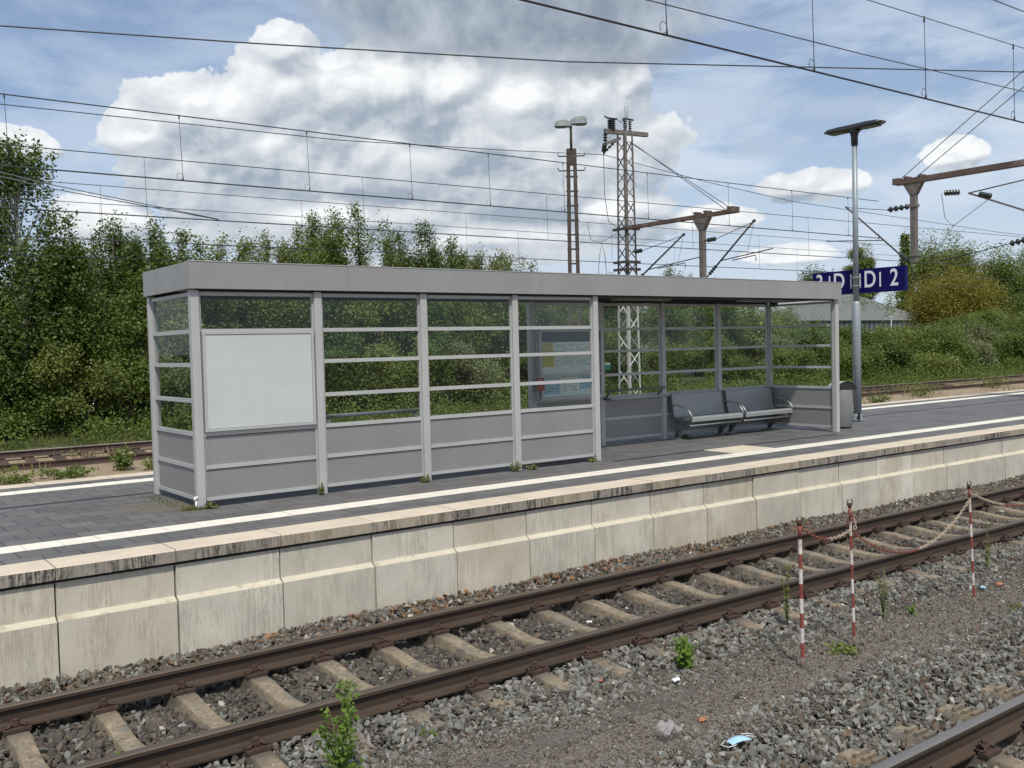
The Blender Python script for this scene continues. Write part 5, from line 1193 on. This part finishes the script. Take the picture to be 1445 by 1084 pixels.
# second row of taller scrub that fills the hedge to the ground
HED = [(4.5, 33.6, 4.4), (6.6, 34, 4.2), (8.6, 33.2, 3.9), (10.4, 33.5, 4.2), (12.4, 34, 4.3), (14.4, 34.2, 4.3), (16.6, 34.3, 4.2), (18.8, 34.4, 4.5), (21.0, 34.8, 4.4), (23.4, 35, 4.4), (26.2, 35.2, 4.0), (30.5, 35.5, 3.4), (34.5, 36.5, 3.6), (39.0, 37, 3.8), (43.2, 37.5, 3.9), (47.3, 38.5, 3.9), (55.0, 39.5, 2.4), (94, 44, 5.5), (100, 46, 6.5)]
HN = ['at the far left behind the birch', 'under the rounded dark tree', 'below the first poplar peak', 'left of the shelter, upper row', 'behind the left shelter corner, upper row', 'behind the notice board, upper row', 'through the second bay, upper row', 'through the second bay, right and higher', 'through the third bay, upper row', 'through the fourth bay, upper row', 'beside the timetable case, upper row', 'left of the lattice mast, upper row', 'right of the lattice mast, upper row', 'above the left bench', 'above the bench gap', 'above the right bench', 'beside the hall behind the end panel', 'below the ash at right', 'at the extreme right, tall']
for k, (x, y, zt) in enumerate(HED):
    tree('%s scrub bush %s' % (['dark', 'tall', 'dense'][k % 3], HN[k]), x, y, zt, 1.7 if x < 46 else 2.8, 'bush', ['leaf_dark', 'leaf_mid', 'leaf_dark', 'leaf_light'][k % 4], z0=-0.55, dens=1.7, leaf=0.07 if x < 46 else 0.10, group='upper scrub of the hedge', cat='shrub', name='shrub')
# far wood: one mass along the horizon
n = 1500; az = rv.uniform(math.radians(-5), math.radians(84), n); dd = rv.uniform(150, 230, n)
C = np.stack([dd*np.sin(az), dd*np.cos(az)*1.0+10, rv.uniform(0, 1, n)**0.8*(7+3*np.sin(az*23)+2*np.sin(az*57))], 1); C = C[C[:, 1] > 118]
o = leaves_obj('far_wood', [leaf_cloud(C, 1, 26, (2.2, 2.2, 1.0), 0.75)], 'leaf_dark'); struct(o, 'stuff')

# weeds, grass
def blades(n, x, y, z, hmin, hmax, wd=0.012, lean=0.35):
    h = rv.uniform(hmin, hmax, n); an = rv.uniform(0, 6.28, n); d = np.stack([np.cos(an), np.sin(an)], 1); ln = h*rv.uniform(0, lean, n); ld = rv.normal(0, 1, (n, 2)); ld /= np.linalg.norm(ld, axis=1)[:, None]
    b = np.stack([x, y, z], 1); w3 = np.concatenate([d*wd, np.zeros((n, 1))], 1); mid = b+np.concatenate([ld*ln[:, None]*0.35, (h*0.6)[:, None]], 1); tip = b+np.concatenate([ld*ln[:, None], h[:, None]], 1)
    V = np.stack([b-w3, b+w3, mid+w3*0.8, tip, ], 1).reshape(-1, 3); t = rv.uniform(0, 1, n); return V, np.repeat(np.stack([t, t, t], 1), 4, 0)
def scatter(n, x0, x1, y0, y1, zf, patch=1.0, thr=0.0):
    x = rv.uniform(x0, x1, n); y = rv.uniform(y0, y1, n); k = (np.sin(x*patch)+np.sin(x*patch*2.3+y*1.7)+np.sin(y*2.9+x*0.7)) > thr; return x[k], y[k], zf(x[k], y[k])
gzx, gzz = [a for a, b in gz], [b for a, b in gz]
zg = lambda x, y: np.interp(y, gzx, gzz)
x, y, z = scatter(26000, 1, 75, 27.6, 31.8, zg, 0.9, -1.2); o = leaves_obj('grass', [blades(len(x), x, y, z, 0.06, 0.30, 0.012)], 'grass_blade'); struct(o, 'stuff')
x, y, z = scatter(7000, 1, 70, 25.9, 27.0, zg, 1.3, 0.3); p1 = blades(len(x), x, y, z, 0.08, 0.30, 0.012); x, y, z = scatter(7000, 1, 70, 22.6, 25.4, zg, 0.8, 0.9); p2 = blades(len(x), x, y, z, 0.08, 0.35, 0.012)
o = leaves_obj('dry_grass', [p1, p2], 'dry_blade'); struct(o, 'stuff')
def leafy_patch(n, x0, x1, y0, y1, thr, patch): x, y, z = scatter(n, x0, x1, y0, y1, zg, patch, thr); return np.stack([x, y, z+rv.uniform(0.03, 0.75, len(x))*(0.35+0.65*np.abs(np.sin(x*1.3+y)))*np.clip((y-26.5)/3, 0.4, 1.2)], 1)
Pq = np.concatenate([leafy_patch(7000, 1, 75, 27.9, 32.5, -0.7, 0.8), leafy_patch(500, 1, 70, 25.8, 27.0, 0.9, 0.9)])
o = leaves_obj('ground_cover', [leaf_cloud(Pq, 1, 14, (0.14, 0.14, 0.12), 0.05)], 'leaf_mid'); struct(o, 'stuff')
def weed(label, x, y, z, h, r, n, mat='leaf_fresh', leaf=0.03, stems=5, cat='weed', name='weed', up=0.5, group=None):
    t = thing(name, label, cat, (x, y, z), group); g = MB(); C = []
    for k in range(stems):
        an = 6.28*k/stems+rv.uniform(-.4, .4); rr = r*rv.uniform(0.3, 1.0) if stems > 1 else 0; hh = h*(1.0 if k == 0 else rv.uniform(0.5, 0.9)); tx, ty = x+rr*math.cos(an)*(0.2 if k == 0 else 1), y+rr*math.sin(an)*(0.2 if k == 0 else 1)
        g.tube([(x, y, z), ((x+tx)/2, (y+ty)/2, z+hh*0.6), (tx, ty, z+hh)], [0.006, 0.004, 0.002], 5); m_ = max(3, int(n/stems))
        for q in range(m_):
            u = rv.uniform(0.12, 1.0); C.append((x+(tx-x)*u+rv.normal(0, r*0.22*(1.1-u*0.7)), y+(ty-y)*u+rv.normal(0, r*0.22*(1.1-u*0.7)), z+hh*(u if u < 0.6 else u)))
    g.build('stem', 'stem', t); leaves_obj('leaves', [leaf_cloud(np.array(C), 1, 3, (leaf*0.7, leaf*0.7, leaf*0.5), leaf, up)], mat, t); return t
weed('tall fresh green birch seedling at the bottom edge beside the near rail', 2.80, 5.64, -0.98, 0.67, 0.19, 230, leaf=0.021, stems=9, cat='plant', name='seedling')
weed('small bright seedling at the bottom left corner between the rails', 1.66, 6.58, -1.0, 0.26, 0.06, 16, leaf=0.036, stems=3, cat='plant', name='seedling')
weed('bushy bright green sapling standing in ballast left of the posts', 6.09, 5.73, -0.99, 0.30, 0.13, 120, leaf=0.026, stems=9, cat='plant', name='seedling')
weed('thin feathery weed left of the left barrier post', 7.72, 5.92, -0.99, 0.62, 0.05, 60, 'leaf_light', 0.016, 3, name='weed')
weed('thin feathery weed standing right of the middle post', 8.62, 5.46, -0.98, 0.52, 0.08, 36, 'leaf_light', 0.014, 4)
weed('small yellowish weed right of the middle post, low', 8.95, 5.35, -0.98, 0.14, 0.06, 18, 'leaf_fresh', 0.02, 4)
weed('slim upright weed right of the right barrier post', 11.4, 5.84, -0.98, 0.55, 0.04, 40, 'leaf_light', 0.018, 2)
weed('flat green rosette on the path between left and middle posts', 7.45, 5.06, -0.98, 0.07, 0.17, 40, 'leaf_light', 0.03, 7)
weed('small green tuft low in the ballast right of the white litter', 3.62, 5.9, -0.98, 0.06, 0.08, 24, 'leaf_fresh', 0.018, 5)
weed('tiny weed on the path right of the bush sapling', 9.8, 4.75, -0.97, 0.10, 0.09, 16, 'leaf_light', 0.016, 5)
for k, (x, y, lbl) in enumerate([(3.95, 11.18, 'mossy tuft at the foot of the front left shelter post'), (5.38, 11.20, 'weeds at the foot of the second front post'), (6.92, 11.2, 'dry weeds at the foot of the third front post'), (8.46, 11.2, 'trailing weed at the foot of the fourth front post'), (8.75, 11.19, 'leafy weed right of the fourth front post'), (9.95, 11.22, 'small weed left of the fifth front post'), (13.6, 12.70, 'yellowish weed under the left bench')]):
    weed(lbl, x, y, 0.0, 0.16 if k in (1, 3) else 0.09, 0.12 if k != 1 else 0.06, 46, 'leaf_light' if k in (1, 3, 4, 5) else 'grass_blade', 0.018, 6, group='weeds along the shelter')
for k, (x, y, h, r, lbl) in enumerate([(4.0, 23.6, 0.40, 0.9, 'leafy weed clump at the far left behind the platform edge'), (5.2, 23.9, 0.28, 0.8, 'weed clump in front of the brown far rail, left'), (6.5, 24.2, 0.65, 0.35, 'upright weed growing through the brown far rail left of the shelter'), (7.2, 23.9, 0.3, 0.4, 'low weed tuft just left of the shelter behind the platform'), (32.5, 22.5, 0.7, 0.9, 'leafy weed bush behind the lamp post foot'), (36.5, 23.2, 0.45, 0.8, 'green weed clump right of the lamp post foot'), (41.5, 24.3, 0.75, 0.9, 'weed bush between the far rails at right'), (49.5, 25.0, 0.95, 1.1, 'big weed bush hiding the far rails near the right edge'), (30.0, 22.3, 0.6, 0.8, 'weed clump left of the lamp post foot')]):
    weed(lbl, x, y, float(zg(0, y)), h, r, 200, 'leaf_mid' if k % 3 else 'leaf_light', 0.045, 15, group='weed clumps along the far track')
# moss tuft grass at the shelter corner
x = rv.normal(3.82, 0.10, 500); y = rv.normal(11.24, 0.05, 500); p1 = blades(500, x, y, np.zeros(500), 0.01, 0.05, 0.004); x = rv.normal(3.72, 0.06, 260); y = rv.uniform(11.3, 12.8, 260); p2 = blades(260, x, y, np.zeros(260), 0.01, 0.035, 0.004)
o = leaves_obj('moss', [p1, p2], 'grass_blade'); struct(o, 'stuff')

# ------------------------------------------------------------------ litter
def crumpled(name, x, y, z, sx_, sy_, sz_, mat, label, cat, seed, n=7):
    r = np.random.RandomState(seed); V = []; 
    for j in range(n+1):
        for i in range(n+1):
            u, v = i/n-0.5, j/n-0.5; V.append((x+u*sx_+r.normal(0, sx_*0.02), y+v*sy_+r.normal(0, sy_*0.02), z+sz_*(abs(math.sin(u*5+seed))*0.6+r.uniform(0, 0.5))))
    F = [(j*(n+1)+i, j*(n+1)+i+1, (j+1)*(n+1)+i+1, (j+1)*(n+1)+i) for j in range(n) for i in range(n)]
    g = MB(); g.quadmesh(V, F, 0, True); o = g.build(name, mat); md = o.modifiers.new('s', 'SOLIDIFY'); md.thickness = 0.002; return tag(o, label, cat)
fm = thing('face_mask', 'pale blue disposable face mask lying on the ballast at the bottom', 'face mask', (5.17, 4.40, -0.95))
V = []; n = 8
for j in range(n+1):
    for i in range(n+1): u, v = i/n-0.5, j/n-0.5; V.append((5.17+u*0.17+v*0.02, 4.38-u*0.03+v*0.085, -0.945+0.03*math.cos(u*3)*math.cos(v*2.4)+0.006*math.sin(v*24)))
g = MB(); g.quadmesh(V, [(j*(n+1)+i, j*(n+1)+i+1, (j+1)*(n+1)+i+1, (j+1)*(n+1)+i) for j in range(n) for i in range(n)], 0, True); g.build('cloth', 'mask_blue', fm)
for s_ in (-1, 1):
    g = MB(); g.tube([(5.17+s_*0.085, 4.36+0.03*s_, -0.935), (5.17+s_*0.14, 4.35, -0.945), (5.17+s_*0.15, 4.41, -0.945), (5.17+s_*0.085, 4.43, -0.935)], 0.003, 5); g.build('ear_loop', 'litter_white', fm)
crumpled('paper_scrap', 3.46, 6.30, -0.955, 0.075, 0.05, 0.02, 'litter_white', 'white paper scrap beside the near rail right of the tall seedling', 'litter', 2)
crumpled('paper_scrap', 5.72, 5.50, -0.955, 0.06, 0.05, 0.03, 'litter_white', 'crumpled white tissue below the bushy sapling', 'litter', 5)
crumpled('paper_scrap', 6.42, 7.35, -1.0, 0.05, 0.04, 0.02, 'litter_white', 'bit of white litter in the ballast between the two near rails', 'litter', 8)
crumpled('plastic_bag', 4.86, 4.76, -0.955, 0.17, 0.15, 0.11, 'clear_film', 'crumpled clear plastic bag on the path left of the face mask', 'plastic bag', 11, 9)
for k, (x, y, s_, lbl) in enumerate([(5.29, 4.82, 0.034, 'orange brick chip on the path right of the plastic bag'), (5.28, 5.92, 0.026, 'brownish orange stone left of the bushy sapling'), (10.7, 5.35, 0.05, 'orange brick piece at the right edge of the photo')]):
    v0, f0 = ico(); r_ = np.random.RandomState(k); v = v0*(1+r_.uniform(-.25, .25, (12, 1)))*np.array([1.3, 0.9, 0.55])*s_+np.array([x, y, -0.955]); g = MB(); g.quadmesh(v.tolist(), f0.tolist()); tag(g.build('brick_piece', 'brick_orange'), lbl, 'brick')
crumpled('paper_scrap', 10.35, 5.35, -0.95, 0.07, 0.05, 0.03, 'mask_blue', 'pale blue scrap in the ballast near the right edge', 'litter', 14)
